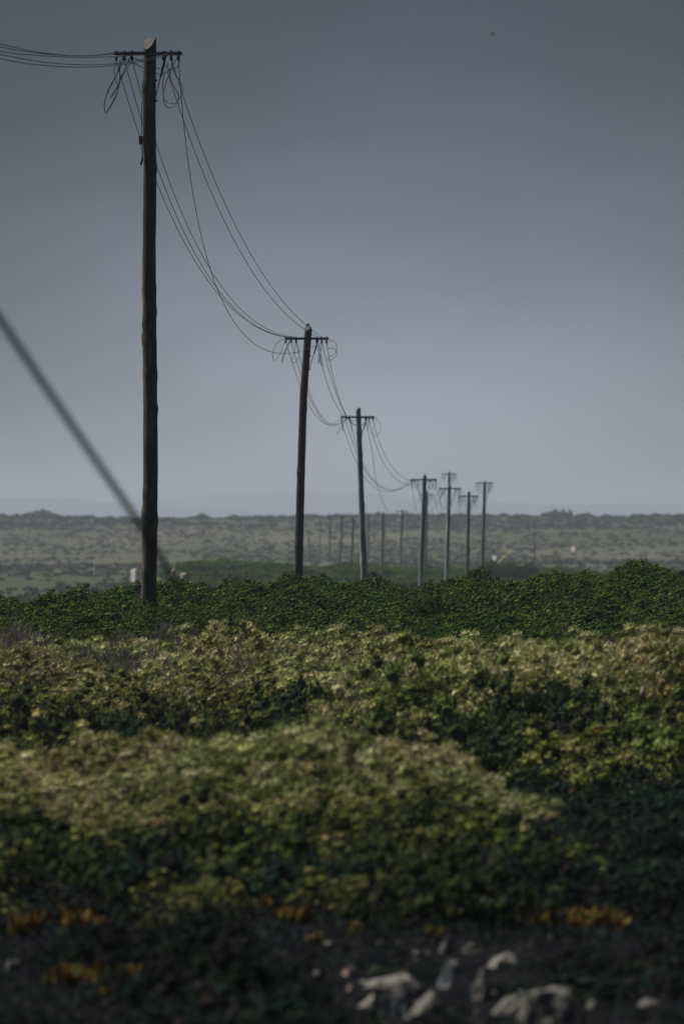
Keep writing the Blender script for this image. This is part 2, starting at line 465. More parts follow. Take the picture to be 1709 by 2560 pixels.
def shaft(base, top, r0, r1, seed, bends, knots, cuts, mats):
    rs = np.random.default_rng(seed)
    L = (top - base).length
    n = max(20, int(L / 0.09)); S = 16
    V, Fc, mi = [], [], []
    kn = [(rs.uniform(0.06, 0.97), rs.uniform(0, 6.28), rs.uniform(0.010, 0.024)) for _ in range(knots)]
    ph = rs.uniform(0, 6.28, 6)
    clipped = []
    for i in range(n + 1):
        t = i / n
        c = base.lerp(top, t)
        bx = np.interp(t, [b[0] for b in bends], [b[1] for b in bends])
        c = c + Vector((bx, 0.3 * bx, 0))
        r = r0 + (r1 - r0) * t ** 0.8
        for k in range(S):
            a = 2 * math.pi * k / S
            rr = r * (1 + 0.025 * math.sin(3 * a + ph[0] + 2.1 * t) + 0.02 * math.sin(5 * a + ph[1]) + 0.018 * math.sin(t * 47 + ph[2] + math.sin(a)) + 0.012 * math.sin(t * 91 + ph[3] + 2 * a))
            for kt, ka, kh in kn:
                dt = (t - kt) * L
                rr += kh * math.exp(-(dt / 0.07) ** 2) * (0.45 + 0.55 * math.cos(a - ka))
            p = c + Vector((math.cos(a) * rr, math.sin(a) * rr, 0))
            cl = False
            for (kx, ky, off) in cuts:
                zc = top.z - off + kx * (p.x - c.x) + ky * (p.y - c.y)
                if p.z > zc: p.z = zc; cl = True
            V.append(tuple(p - base)); clipped.append(cl)
    for i in range(n):
        for k in range(S):
            q = [i * S + k, i * S + (k + 1) % S, (i + 1) * S + (k + 1) % S, (i + 1) * S + k]
            Fc.append(q); mi.append(1 if all(clipped[v] for v in q) else 0)
    Fc.append([n * S + k for k in range(S)]); mi.append(1)
    me = mesh_np('shaft', V, Fc, mats, midx=mi)
    me.polygons.foreach_set('use_smooth', np.array([m == 0 for m in mi]))
    return me

def insulator_mesh():
    mb = MB()
    # pin through the arm, knob above it and skirted body below it
    prof = [(0.008, 0.055), (0.016, 0.05), (0.018, 0.04), (0.010, 0.032), (0.010, -0.028), (0.022, -0.032), (0.026, -0.05), (0.020, -0.062), (0.026, -0.07), (0.024, -0.095), (0.012, -0.105)]
    mb.tube([(0, 0, z) for r, z in prof], [r for r, z in prof], 8)
    return mesh_np('insulator', mb.v, mb.f, M['porcelain'], smooth=True)
INS = insulator_mesh()

def zoomed(pts, k, ox, oy):
    return [(ox + x / k, oy + y / k) for x, y in pts]

ORD = ['nearest', 'second', 'third', 'fourth', 'fifth', 'sixth', 'seventh', 'eighth', 'ninth', 'tenth']
poles = {}

def make_pole(key, d, topxy, basexy, armxy, mat, label, r0=0.115, r1=0.095, knots=9, cuts=(), bends=((0, 0), (1, 0)), arm_scale=1.0, ins=True, brace=True, loops=None, seed=1, group='wooden utility poles', name='utility_pole', cutmat=None, armed=True):
    top = at(topxy[0], topxy[1], d)
    vis = at(basexy[0], basexy[1], d)
    slope = (vis.x - top.x) / (vis.z - top.z)
    bz = float(T(vis.x, d)) - 0.25
    base = Vector((top.x + slope * (bz - top.z), d, bz))
    root = empty(name, base, label, 'utility pole', group)
    sh = obj('shaft', shaft(base, top, r0, r1, seed, bends, knots, cuts, [mat, cutmat or mat]), root)
    rec = {'d': d, 'root': root, 'base': base, 'top': top}
    if armed:
        ac = at(armxy[0], armxy[1], d) + Vector((0, -r1 - 0.03, 0))
        h = ARM / 2 * arm_scale
        mb = MB()
        mb.box((0, 0, 0), (h, 0.006, 0.028)); mb.box((0, 0.031, 0.022), (h, 0.027, 0.006))     # steel angle
        mb.tube([(0, -0.03, 0), (0, 0.2, 0)], 0.012, 6)                                       # through bolt
        arm = mb.build('crossarm', M['steel'], root, ac - base)
        rec['ins'] = []
        for o_ in OFFS:
            p = ac + Vector((o_ * arm_scale, 0.022, 0))
            rec['ins'].append(p)
            if ins:
                obj('insulator', INS, root, p - base)
        if brace:
            sx = 0.27 * arm_scale
            pz = -0.68
            mb = MB()
            a = Vector((sx, -0.012, -0.03)); tx = (base.x - top.x) / (base.z - top.z) * pz
            px = (top.x - ac.x) + tx + r1 * 0.9
            b_ = Vector((px, 0.07, pz))
            mid = a.lerp(b_, 0.5)
            u_ = (b_ - a).normalized()
            mb.tube([a, mid], 0.017, 6); mb.tube([mid, b_], 0.008, 6)
            mb.build('arm_brace', M['steel'], root, ac - base)
            for zz in (pz - 0.03, pz + 0.28):
                mb = MB()
                mb.tube([(px - 0.05, 0.08, zz), (px + 0.035, 0.06, zz)], [0.012, 0.014], 6)
                mb.build('bolt', M['steel'], root, ac - base)
        if loops:
            for lp, dd in loops:
                n_ = len(lp)
                pts = []
                for i, (x, y) in enumerate(lp):
                    s = math.sin(math.pi * i / (n_ - 1))
                    pts.append(at(x, y, d - 0.12 + dd * s) - base)
                mb = MB(); mb.tube(catmull(pts, 5), 0.0065, 5)
                mb.build('jumper_loop', M['wire'], root, smooth=True)
        elif loops is None and ins:
            rs = np.random.default_rng(seed + 50)
            for i, p in enumerate(rec['ins']):
                if rs.random() < 0.2: continue
                w = rs.uniform(-0.16, 0.10); hgt = rs.uniform(0.22, 0.6); k = rs.uniform(0.02, 0.08)
                q = p - base + Vector((0, 0, -0.09))
                pts = [q, q + Vector((w * 0.3 - k * .5, -0.05, -hgt * 0.45)), q + Vector((w - k * .4, -0.1, -hgt * 0.9)), q + Vector((w, -0.1, -hgt)), q + Vector((w + k * .6, -0.08, -hgt * 0.85)), q + Vector((w * 0.4 + k, -0.03, -hgt * 0.4)), q + Vector((0.02, 0.02, 0.0))]
                mb = MB(); mb.tube(catmull(pts, 4), 0.0075, 4)
                mb.build('jumper_loop', M['wire'], root, smooth=True)
    poles[key] = rec
    return rec

z5 = lambda p: zoomed(p, 7.84, 280, 90)
z6 = lambda p: zoomed(p, 9.8, 690, 790)
z2 = lambda p: zoomed(p, 3.733, 640, 760)
loops1 = [
    ([(288, 148), (285, 172), (289, 198), (295, 220), (290, 242), (276, 268), (266, 283), (262, 275), (262, 252), (275, 215), (292, 184), (307, 143)], -0.25),
    ([(299, 150), (300, 190), (298, 215), (286, 246), (271, 273), (265, 283), (261, 262), (268, 235), (285, 200), (312, 146)], 0.25),
    ([(325, 144), (308, 182), (290, 225), (275, 246), (288, 226), (312, 181), (333, 150)], 0.3),
    (z5([(1020, 690), (1000, 900), (992, 1000), (1010, 1180), (1060, 1280), (1160, 1320), (1270, 1290), (1380, 1120), (1390, 1040), (1340, 890), (1240, 750), (1190, 600), (1185, 470)]), -0.3),
    (z5([(1180, 470), (1150, 700), (1060, 900), (1018, 1100), (1005, 1180), (1025, 1300), (1070, 1380), (1120, 1405), (1200, 1380), (1280, 1290), (1310, 1200), (1300, 1140), (1180, 920), (1130, 740), (1080, 530)]), 0.3),
    (z5([(1330, 480), (1280, 600), (1150, 670), (1000, 655), (870, 620), (700, 560), (560, 480), (425, 440)]), 0.55),
    (z5([(1290, 400), (1180, 600), (1060, 720), (960, 740), (870, 725), (650, 640), (400, 520), (270, 450)]), 0.6),
]
loops2 = [
    (z2([(262, 330), (215, 345), (180, 390), (160, 440), (155, 490), (165, 522), (190, 515), (220, 470), (245, 410), (265, 350)]), -0.3),
    (z6([(330, 580), (270, 760), (180, 930), (135, 1130), (160, 1110), (220, 900), (290, 730), (350, 620)]), 0.3),
    (z6([(480, 600), (450, 850), (385, 1080), (400, 1130), (440, 1140), (500, 1100), (555, 980), (550, 760), (500, 620)]), -0.3),
    (z6([(1040, 690), (1060, 800), (1040, 1000), (1035, 1150), (1050, 1130), (1090, 900), (1110, 640)]), 0.3),
    (z6([(1040, 690), (1090, 850), (1080, 1050), (1100, 1190), (1125, 1215), (1140, 1150), (1090, 880), (1110, 700), (1130, 640)]), -0.3),
    (z6([(1270, 620), (1380, 605), (1450, 650), (1485, 760), (1470, 870), (1380, 960), (1290, 1010), (1265, 1060), (1290, 1080), (1360, 1070), (1440, 1000), (1485, 900), (1430, 810), (1340, 785), (1260, 785), (1245, 740), (1260, 640)]), -0.35),
]
loops3 = [
    (z2([(795, 1080), (800, 1140), (812, 1192), (806, 1130), (799, 1085)]), 0.3),
    (z2([(840, 1060), (800, 1130), (765, 1190), (758, 1222), (782, 1170), (836, 1075)]), -0.3),
    (z2([(870, 1070), (885, 1130), (897, 1185), (893, 1120), (878, 1070)]), 0.3),
    (z2([(1030, 1070), (1045, 1130), (1040, 1182), (1050, 1130), (1052, 1075)]), -0.3),
    (z2([(1100, 1060), (1150, 1100), (1165, 1150), (1145, 1205), (1105, 1230), (1075, 1205), (1070, 1180), (1100, 1140), (1112, 1110), (1100, 1075)]), -0.4),
]
make_pole(1, 82.4, (374.5, 95), (375, 1515), (371, 135.5), M['wood_near'], 'tallest dark brown utility pole with a sawn slanted top, rising from the green ridge',
          0.122, 0.094, 16, cuts=((0.9, 1.5, 0.01), (0.08, 0.0, 0.0)), loops=loops1, seed=4, cutmat=M['wood_cut'],
          bends=((0, -0.03), (0.12, -0.012), (0.3, 0.01), (0.45, 0.0), (0.6, -0.012), (0.62, -0.014), (0.8, 0.0), (0.87, -0.012), (0.95, 0.0), (1, 0.0)))
make_pole(2, 127, (768, 808), (745.5, 1428), (766.5, 847), M['wood_grey_dark'], 'dark leaning utility pole with a pointed top, second in the row',
          0.108, 0.086, 10, cuts=((-2.2, 0.6, 0.0), (1.0, 1.0, 0.05)), loops=loops2, seed=8,
          bends=((0, 0.03), (0.35, 0.0), (0.6, -0.02), (0.8, -0.03), (1, 0.03)))
make_pole(3, 165, (894.5, 1020), (909.5, 1445), (893.5, 1043), M['wood_grey'], 'pale grey utility pole leaning left, third in the row',
          0.112, 0.078, 9, loops=loops3, seed=12)
make_pole(4, 212, (1061, 1184), (1051.5, 1447), (1059, 1199.5), M['wood_grey'], 'grey utility pole with a domed top, fourth in the row', 0.108, 0.082, 8, cuts=((-1.5, 0, 0), (1.5, 0, 0)), seed=16)
make_pole(5, 250, (1122.5, 1209), (1116, 1447), (1124, 1221.5), M['wood_grey'], 'pale grey utility pole, nearer of the two that overlap', 0.11, 0.085, 7, cuts=((-1.5, 0, 0), (1.5, 0, 0)), seed=20)
make_pole(6, 291, (1171.5, 1229), (1167, 1440), (1171, 1240.5), M['wood_mid'], 'dark grey utility pole with low arm left of the rightmost armed pole', 0.11, 0.085, 6, seed=24)
make_pole(7, 325, (1211, 1201), (1204, 1440), (1210.5, 1207.5), M['wood_mid'], 'rightmost utility pole with a crossarm', 0.12, 0.09, 6, cuts=((-1.5, 0, 0), (1.5, 0, 0)), seed=28)
make_pole(8, 379, (1122.5, 1177), (1116, 1400), (1122, 1185), M['wood_mid'], 'farther utility pole rising behind an overlapping nearer one', 0.11, 0.085, 5, cuts=((-1.5, 0, 0), (1.5, 0, 0)), seed=32)
make_pole(9, 430, (1067, 1228), (1063, 1400), (1066, 1236), M['wood_mid'], 'utility pole half hidden behind the fourth pole of the row', 0.11, 0.085, 5, seed=36)
make_pole(10, 470, (1005, 1272), (1001, 1398), (1003.5, 1278.5), M['wood_mid'], 'short-armed utility pole between the third and fourth poles', 0.10, 0.085, 4, cuts=((-1.5, 0, 0), (1.5, 0, 0)), seed=40)
far = [
    (11, 520, (958, 1281), (956, 1398), 'bare dark pole just left of the short-armed pole before the far hill', 'wood_near'),
    (12, 760, (921, 1283), (918, 1395), 'faint grey pole close to the right side of the third pole', 'wood_near'),
    (13, 565, (883, 1293), (880, 1388), 'dark far pole close to the left side of the third pole', 'wood_near'),
    (14, 640, (855.5, 1287), (850, 1390), 'slightly leaning far pole, second left of the third pole', 'wood_near'),
    (15, 760, (824, 1286), (824, 1388), 'faint upright far pole, third left of the third pole', 'wood_near'),
    (16, 700, (799.5, 1300), (798, 1388), 'pale far pole, second from the left end of the far row', 'wood_grey'),
    (17, 800, (771, 1340), (774, 1388), 'short faint post at the left end of the far row', 'wood_near'),
    (18, 640, (1335, 1305), (1335.5, 1405), 'slim grey lone pole between the right armed pole and the round sign', 'wood_near'),
]
for k, d, t, b_, lab, mt in far:
    armed = k in (11, 13, 14, 15, 16, 12)
    make_pole(k, d, t, b_, (t[0], t[1] + 5 + (3 if k == 13 else 0)), M[mt], lab, 0.13 if k != 18 else 0.07, 0.115 if k != 18 else 0.06, 3, seed=60 + k, armed=armed, ins=False, brace=False, loops=[],
              arm_scale=0.9, group='poles of the far row' if k != 18 else None)
# the pole that carries the wires out of the frame on the left, beside the viewpoint
P0 = Vector((-8.4, 40.0, CZ + 7.0))

# junction box and cable on the nearest pole
r1_ = poles[1]
mb = MB()
c = at(352.5, 352, 82.36)
mb.box(c - r1_['base'], (0.03, 0.045, 0.055)); mb.box(c - r1_['base'] + Vector((0, 0, 0.06)), (0.036, 0.05, 0.008))
mb.build('junction_box', M['steel'], r1_['root'])
mb = MB(); mb.tube(catmull([at(x, y, 82.35) - r1_['base'] for x, y in [(354, 364), (356, 375), (356.5, 388), (355, 398), (352, 408), (352, 412), (354, 410), (357, 400), (358, 394)]], 5), 0.009, 6)
mb.build('cable_tail', M['wire'], r1_['root'], smooth=True)
mb = MB(); mb.tube(catmull([at(x, y, 82.37) - r1_['base'] for x, y in [(355.5, 250), (354.5, 280), (354.2, 310), (353.5, 345)]], 4), 0.006, 6)
mb.build('riser_cable', M['wire'], r1_['root'], smooth=True)

# ------------------------------------------------------------------ overhead wires
POSN = ['outer left', 'middle left', 'inner left', 'inner right', 'middle right', 'outer right']
def wire(A, B, sag, sway, label, group, rad=0.0062, n=44, name='overhead_wire', amp=None):
    pts = []
    for i in range(n + 1):
        t = i / n; k = 4 * t * (1 - t)
        p = A.lerp(B, t) + Vector((sway * k, 0, -sag * k))
        if amp: p.x += amp * math.sin(math.pi * t) * math.sin(2 * math.pi * t)
        pts.append(p)
    org = pts[0].copy()
    mb = MB(); mb.tube([p - org for p in pts], rad, 5)
    o = mb.build(name, M['wire'], None, org, smooth=True)
    tag(o, label, 'wire', group)
    return o
lo = Vector((0, -0.03, -0.085)); hi = Vector((0, -0.02, 0.035))
I = {k: poles[k].get('ins') for k in poles}
span12 = [(0, 0, 0.92, -0.28), (1, 1, 1.0, -0.28), (2, 2, 1.0, -0.28), (3, 3, 0.65, -0.2), (4, 4, 0.55, -0.2)]
for a, b_, s, w in span12:
    wire(I[1][a] + lo, I[2][b_] + hi, s, w, f'{POSN[a]} wire sagging from the tallest pole to the second pole', 'wires between the first and second poles')
wire(I[1][5] + lo, I[2][4] + lo, 1.72, -0.62, 'slackest wire hanging lowest between the tallest and second poles', 'wires between the first and second poles')
span23 = [(0, 0, 0.9, 0), (1, 1, 0.95, 0), (2, 2, 0.9, -0.1), (3, 3, 0.75, -0.1), (4, 4, 0.95, 0), (5, 5, 0.95, -0.1)]
for a, b_, s, w in span23:
    wire(I[2][a] + lo, I[3][b_] + hi, s, w, f'{POSN[a]} wire sagging from the second pole to the third pole', 'wires between the second and third poles', 0.0068)
span34 = [(0, 0, 1.2, -0.2), (1, 1, 1.15, -0.2), (2, 2, 1.1, -0.3), (4, 4, 0.9, -0.3), (5, 5, 0.75, -0.3)]
for a, b_, s, w in span34:
    wire(I[3][a] + lo, I[4][b_] + hi, s, w, f'{POSN[a]} wire sagging from the third pole to the fourth pole', 'wires between the third and fourth poles', 0.0075)
# broken wire drooping from the third pole's right side towards the short-armed pole
A = I[3][3] + lo; B = at(1000, 1309, 470)
pts = catmull([A, at(930, 1130, 185), at(936, 1180, 215), at(946, 1225, 260), at(960, 1262, 320), at(976, 1290, 380), at(988, 1303, 430), B], 6)
org = pts[0].copy(); mb = MB(); mb.tube([p - org for p in pts], [0.008 + 0.006 * i / len(pts) for i in range(len(pts))], 5)
tag(mb.build('overhead_wire', M['wire'], None, org, smooth=True), 'long slack wire drooping from the third pole to the short-armed pole', 'wire', 'slack wires')
names = {4: 'fourth', 5: 'fifth', 6: 'sixth', 7: 'rightmost armed', 8: 'overlapped farther', 9: 'half-hidden', 10: 'short-armed'}
for a, b_ in ((4, 5), (5, 6), (6, 7), (7, 8), (8, 9), (9, 10)):
    for j, i in enumerate((0, 2, 4, 5) if a < 7 else (0, 3, 5)):
        wire(I[a][i] + lo, I[b_][i] + hi, (1.5, 1.2, 1.35, 1.0)[j], -0.15, f'{POSN[i]} wire hanging between the {names[a]} pole and the {names[b_]} pole', f'wires between far poles', 0.0075, 24)
# out of the frame to the left
for j, (i, s, w) in enumerate(((0, 1.15, 0.75), (1, 1.15, 0.4), (3, 1.2, -0.55), (4, 1.4, 0.2), (5, 1.45, 0.0))):
    wire(I[1][i] + hi * 0.6, P0 + Vector((OFFS[i], 0, 0)), s, w, f'{POSN[i]} wire running from the tallest pole out of the frame to the left', 'wires leaving the frame on the left', 0.0062, 50)
# the pole that carries them, beside the viewpoint
sl = []
d0 = 40.0
root = empty('utility_pole', Vector((P0.x, d0, float(T(P0.x, d0)) - 0.25)), 'brown utility pole out of frame that carries the left-hand wires', 'utility pole', 'wooden utility poles')
obj('shaft', shaft(root.location.copy(), P0 + Vector((0, 0.12, 0.25)), 0.12, 0.095, 77, ((0, 0), (1, 0)), 9, (), [M['wood_near']]), root)
mb = MB(); mb.box((0, 0, 0), (ARM / 2, 0.006, 0.028)); mb.box((0, 0.031, 0.022), (ARM / 2, 0.027, 0.006))
mb.build('crossarm', M['steel'], root, P0 - root.location)
for o_ in OFFS: obj('insulator', INS, root, P0 + Vector((o_, 0.022, 0)) - root.location)

# thick loose cable close to the viewpoint, far out of focus
cp = [(-260, 440, 18.4), (-120, 625, 18.7), (0, 797, 19), (110, 960, 19.3), (215, 1114, 19.7), (310, 1252, 20.2), (372, 1345, 20.9), (410, 1408, 22), (426, 1437, 28), (433, 1449, 48), (438, 1457, 86)]
pts = catmull([at(*p) for p in cp], 8)
org = pts[0].copy(); mb = MB(); mb.tube([p - org for p in pts], [0.0125 if i_ < 64 else max(0.003, 0.0125 - 0.0007 * (i_ - 64)) for i_ in range(len(pts))], 8)
tag(mb.build('loose_cable', M['wire'], None, org, smooth=True), 'thick blurred cable slanting down across the left side close to the viewer', 'cable')

# ------------------------------------------------------------------ plants
def blades(org, dirs, length, width, rs, bend=0.25, face=None):
    n = len(org)
    dirs = dirs / np.linalg.norm(dirs, axis=1, keepdims=True)
    rnd = rs.normal(size=(n, 3))
    if face is not None: rnd = face + rnd * 0.22
    side = np.cross(dirs, rnd); side /= np.linalg.norm(side, axis=1, keepdims=True) + 1e-9
    nor = np.cross(side, dirs)
    length = length[:, None]; width = width[:, None]
    mid = org + dirs * length * 0.5 + nor * length * bend * 0.3
    tip = org + dirs * length - nor * length * bend * 0.2
    v = np.stack([org, mid + side * width, tip, mid - side * width], 1).reshape(-1, 3)
    f = np.arange(n * 4).reshape(-1, 4)
    return v, f

def palette(n, cols, w, rs, var=0.22):
    c = np.array(cols)[rs.choice(len(cols), n, p=np.array(w) / sum(w))]
    return c * (1 + rs.uniform(-var, var, (n, 1)))

def _qsphere():
    pts, idx, fs = [], {}, []
    def vid(p):
        k = tuple(round(c, 4) for c in p)
        if k not in idx:
            idx[k] = len(pts); q = np.array(p, float); pts.append(q / np.linalg.norm(q))
        return idx[k]
    for ax in range(3):
        for sg in (-1, 1):
            for a in (-1, 0):
                for b in (-1, 0):
                    q = []
                    for da, db in ((0, 0), (1, 0), (1, 1), (0, 1)):
                        p = [0, 0, 0]; p[ax] = sg; p[(ax + 1) % 3] = a + da; p[(ax + 2) % 3] = b + db
                        q.append(vid(p))
                    fs.append(q if sg > 0 else q[::-1])
    return np.array(pts), np.array(fs)
QSV, QSF = _qsphere()

def shrub_mesh(seed, Rr, H, heads, nb, blen, bwid, cols, w, spread=0.9, up=0.7, lump=0.25, depth=0.25, headr=0.03, sq=0.55, tipcols=None, flat=0.55):
    rs = np.random.default_rng(seed)
    a = rs.uniform(0, 2 * np.pi, heads); r = np.sqrt(rs.uniform(0, 1, heads))
    ph = rs.uniform(0, 6.28, 8)
    edge = 1 + 0.18 * np.sin(2 * a + ph[0]) + 0.12 * np.sin(3 * a + ph[1]) + 0.07 * np.sin(5 * a + ph[2])
    x = Rr * r * edge * np.cos(a); y = Rr * r * edge * np.sin(a)
    k = 3.2 / Rr
    lp = np.sin(x * k * 1.3 + ph[3]) * np.sin(y * k * 1.1 + ph[4]) + 0.6 * np.sin(x * k * 2.7 + ph[5] + y) * np.sin(y * k * 2.4 + ph[6])
    dome = np.clip(1 - r ** 2, 0, 1) ** sq
    z = H * dome * (1 + lump * lp) - np.minimum(rs.exponential(depth * H * 0.5, heads), H * 0.7) * (0.3 + dome) + 0.03
    # out-sides lower
    nx = np.stack([np.cos(a) * r, np.sin(a) * r, np.sqrt(np.clip(1 - r * r, 0.05, 1))], 1)
    hd = nx * 0.6 + np.array([0, 0, up]) + rs.normal(size=(heads, 3)) * 0.25
    hd /= np.linalg.norm(hd, axis=1, keepdims=True)
    hp = np.stack([x, y, z], 1)
    # each head is a small lump of packed leaves with loose leaves standing out of it
    hs1 = rs.uniform(0.55, 1.4, heads)
    nv = len(QSV)
    lumpv = QSV[None] * (1 + rs.uniform(-0.38, 0.30, (heads, nv, 1)))
    lumpv = lumpv * (0.72 * headr * hs1)[:, None, None] * np.array([1.0, 1.0, flat]) * rs.uniform(0.8, 1.25, (heads, 1, 3))
    vb = (hp[:, None, :] + lumpv).reshape(-1, 3)
    fb = (QSF[None] + (np.arange(heads) * nv)[:, None, None]).reshape(-1, 4)
    hc = palette(heads, cols, w, rs)
    cb = np.repeat(hc, nv, 0) * (1 + rs.uniform(-0.3, 0.3, (heads * nv, 1)))
    rd = rs.normal(size=(heads * nb, 3)) + np.repeat(hd, nb, 0) * 0.6; rd /= np.linalg.norm(rd, axis=1, keepdims=True)
    hs = np.repeat(hs1, nb)[:, None]
    org = np.repeat(hp, nb, 0) + rd * headr * hs * rs.uniform(0.62, 0.95, (heads * nb, 1)) * np.array([1, 1, flat])
    dr = rs.normal(size=(heads * nb, 3)) * spread + rd * 0.55 + np.array([0, 0, up])
    L = rs.uniform(0.6, 1.25, heads * nb) * blen * hs[:, 0]; Wd = rs.uniform(0.7, 1.3, heads * nb) * bwid
    vl, fl = blades(org, dr, L, Wd, rs, face=rd)
    cl = np.repeat(np.repeat(hc, nb, 0) * (1 + rs.uniform(-0.18, 0.25, (heads * nb, 1))), 4, 0)
    v = np.concatenate([vb, vl]); f = np.concatenate([fb, fl + len(vb)]); c4 = np.concatenate([cb, cl])
    fol = mesh_np('foliage', v, f, M['leaf'], c4)
    # branches: stems from the root crown out to the heads
    ns = min(90, heads // 4)
    sel = rs.choice(heads, ns, replace=False)
    b0 = np.stack([rs.normal(0, 0.06, ns), rs.normal(0, 0.06, ns), np.full(ns, -0.02)], 1)
    dv = hp[sel] - b0
    v2, f2 = blades(b0, dv, np.linalg.norm(dv, axis=1), np.full(ns, 0.006 + 0.006 * Rr), rs, 0.35)
    br = mesh_np('branches', v2, f2, M['bark'])
    return fol, br

GREEN = [(0.042, 0.076, 0.014), (0.058, 0.098, 0.018), (0.088, 0.128, 0.025), (0.028, 0.052, 0.016), (0.14, 0.155, 0.04), (0.075, 0.05, 0.02)]
GW = [3, 4, 3, 2.4, 0.6, 0.15]
green_protos = [shrub_mesh(100 + i, 1.0, 0.42, 1700, 16, 0.026, 0.0052, GREEN, GW, spread=0.5, up=0.35, lump=0.30, depth=0.55, headr=0.030, sq=0.55, flat=0.75) for i in range(4)]
MEADOW = [(0.040, 0.080, 0.012), (0.058, 0.104, 0.016), (0.026, 0.054, 0.010), (0.09, 0.108, 0.028)]
meadow_protos = [shrub_mesh(150 + i, 1.0, 0.40, 500, 12, 0.05, 0.012, MEADOW, [3, 3, 2, 1], spread=0.5, up=0.2, lump=0.25, depth=0.35, headr=0.06, sq=0.55, flat=0.7) for i in range(4)]
PALE_LIT_TONE = [(0.25, 0.26, 0.092), (0.32, 0.325, 0.148), (0.37, 0.36, 0.20), (0.18, 0.205, 0.07), (0.12, 0.15, 0.045), (0.33, 0.27, 0.15)]  # pale palette, standing in for sunlight on the bank tops
PW = [4, 4, 3, 3.5, 2, 0.5]
pale_protos = [shrub_mesh(200 + i, 0.72, 0.52, 200, 52, 0.050, 0.0052, PALE_LIT_TONE, PW, spread=0.5, up=0.7, lump=0.40, depth=0.7, headr=0.052, sq=0.5, flat=0.85) for i in range(6)]
OLIVE_SHADE_TONE = [(0.105, 0.13, 0.03), (0.165, 0.185, 0.05), (0.065, 0.09, 0.022), (0.25, 0.235, 0.09), (0.19, 0.12, 0.04)]  # darker palette, standing in for shade on the bank faces
OW = [4, 3, 2.5, 1.6, 0.12]
olive_protos = [shrub_mesh(300 + i, 0.70, 0.62, 105, 46, 0.042, 0.0068, OLIVE_SHADE_TONE, OW, spread=0.6, up=0.4, lump=0.45, depth=1.0, headr=0.055, sq=0.45, flat=0.8) for i in range(6)]
TWIG = [(0.12, 0.105, 0.09), (0.17, 0.15, 0.13), (0.08, 0.07, 0.065), (0.14, 0.15, 0.08)]
twig_protos = [shrub_mesh(400 + i, 0.60, 0.28, 200, 10, 0.10, 0.0035, TWIG, [3, 3, 3, 1.5], spread=0.5, up=0.8, lump=0.4, depth=0.8, headr=0.016, sq=0.4) for i in range(3)]
dome_protos = [shrub_mesh(250 + i, 1.3, 0.72, 580, 50, 0.050, 0.0052, PALE_LIT_TONE, PW, spread=0.5, up=0.7, lump=0.22, depth=0.5, headr=0.052, sq=0.55, flat=0.85) for i in range(4)]
THICK_SHADE_TONE = [(0.030, 0.048, 0.016), (0.045, 0.065, 0.020), (0.020, 0.034, 0.016), (0.07, 0.08, 0.03)]  # darkest shrub palette, standing in for shade on faces and feet
thick_protos = [shrub_mesh(570 + i, 0.55, 0.34, 130, 34, 0.045, 0.0065, THICK_SHADE_TONE, [3, 3, 2, 1], spread=0.6, up=0.5, lump=0.45, depth=0.9, headr=0.05, sq=0.45, flat=0.85) for i in range(4)]
HOLLOW = [(0.012, 0.026, 0.020), (0.018, 0.036, 0.026), (0.030, 0.046, 0.024), (0.024, 0.021, 0.020)]
hollow_protos = [shrub_mesh(550 + i, 0.55, 0.26, 130, 34, 0.05, 0.0055, HOLLOW, [3, 3, 1.5, 1], spread=0.7, up=0.5, flat=0.9, lump=0.5, depth=0.8, headr=0.05, sq=0.5) for i in range(3)]
FRONT_SHADE_TONE = [(0.008, 0.019, 0.016), (0.012, 0.026, 0.020), (0.013, 0.012, 0.015), (0.024, 0.034, 0.016), (0.030, 0.023, 0.021)]  # foreground shade with its navy cast put into the leaf colours
dark_protos = [shrub_mesh(500 + i, 0.55, 0.22, 130, 30, 0.05, 0.0055, FRONT_SHADE_TONE, [3, 2, 3, 1, 1], spread=0.7, up=0.5, flat=0.9, lump=0.5, depth=1.0, headr=0.045, sq=0.5) for i in range(4)]

def place(protos, name, x, y, sc, label, cat, group, sz=1.0, z=None, sink=0.04):
    i = random.randrange(len(protos))
    fol, br = protos[i]
    zz = float(T(x, y)) - sink if z is None else z
    root = empty(name, (x, y, zz), label, cat, group)
    root.rotation_euler = (0, 0, random.uniform(0, 6.28))
    root.scale = (sc, sc, sc * sz)
    obj('foliage', fol, root); obj('branches', br, root)
    return root

def ring_scatter(y0, y1, spacing, margin, jit=0.38, test=None):
    out = []
    y = y0
    row = 0
    while y < y1:
        hw = y * 854.5 / F + margin(y) if callable(margin) else y * 854.5 / F + margin
        x = -hw + (spacing * 0.5 if row % 2 else 0)
        while x < hw:
            px = x + random.uniform(-jit, jit) * spacing; py = y + random.uniform(-jit, jit) * spacing
            if test is None or test(px, py): out.append((px, py))
            x += spacing
        y += spacing * 0.9; row += 1
    return out

SUCC = [(185, 2466), (320, 2452), (270, 2494), (1375, 2318), (1490, 2322), (735, 2308), (797, 2362), (1092, 2346), (895, 2334), (70, 2340), (215, 2322), (668, 2280)]
def ground_hit(px, py, lo=24.0, hi=46.0):
    """distance at which the sight line through a pixel meets the ground"""
    ds = np.linspace(lo, hi, 900)
    x = (px - 854.5) / F * ds
    yy = 1280 - F * (T(x, ds) - CZ) / ds
    k = np.argmax(yy <= py)
    return float(ds[k])
SXY = []
for px_, py_ in SUCC:
    d_ = ground_hit(px_, py_); SXY.append(((px_ - 854.5) / F * d_, d_))

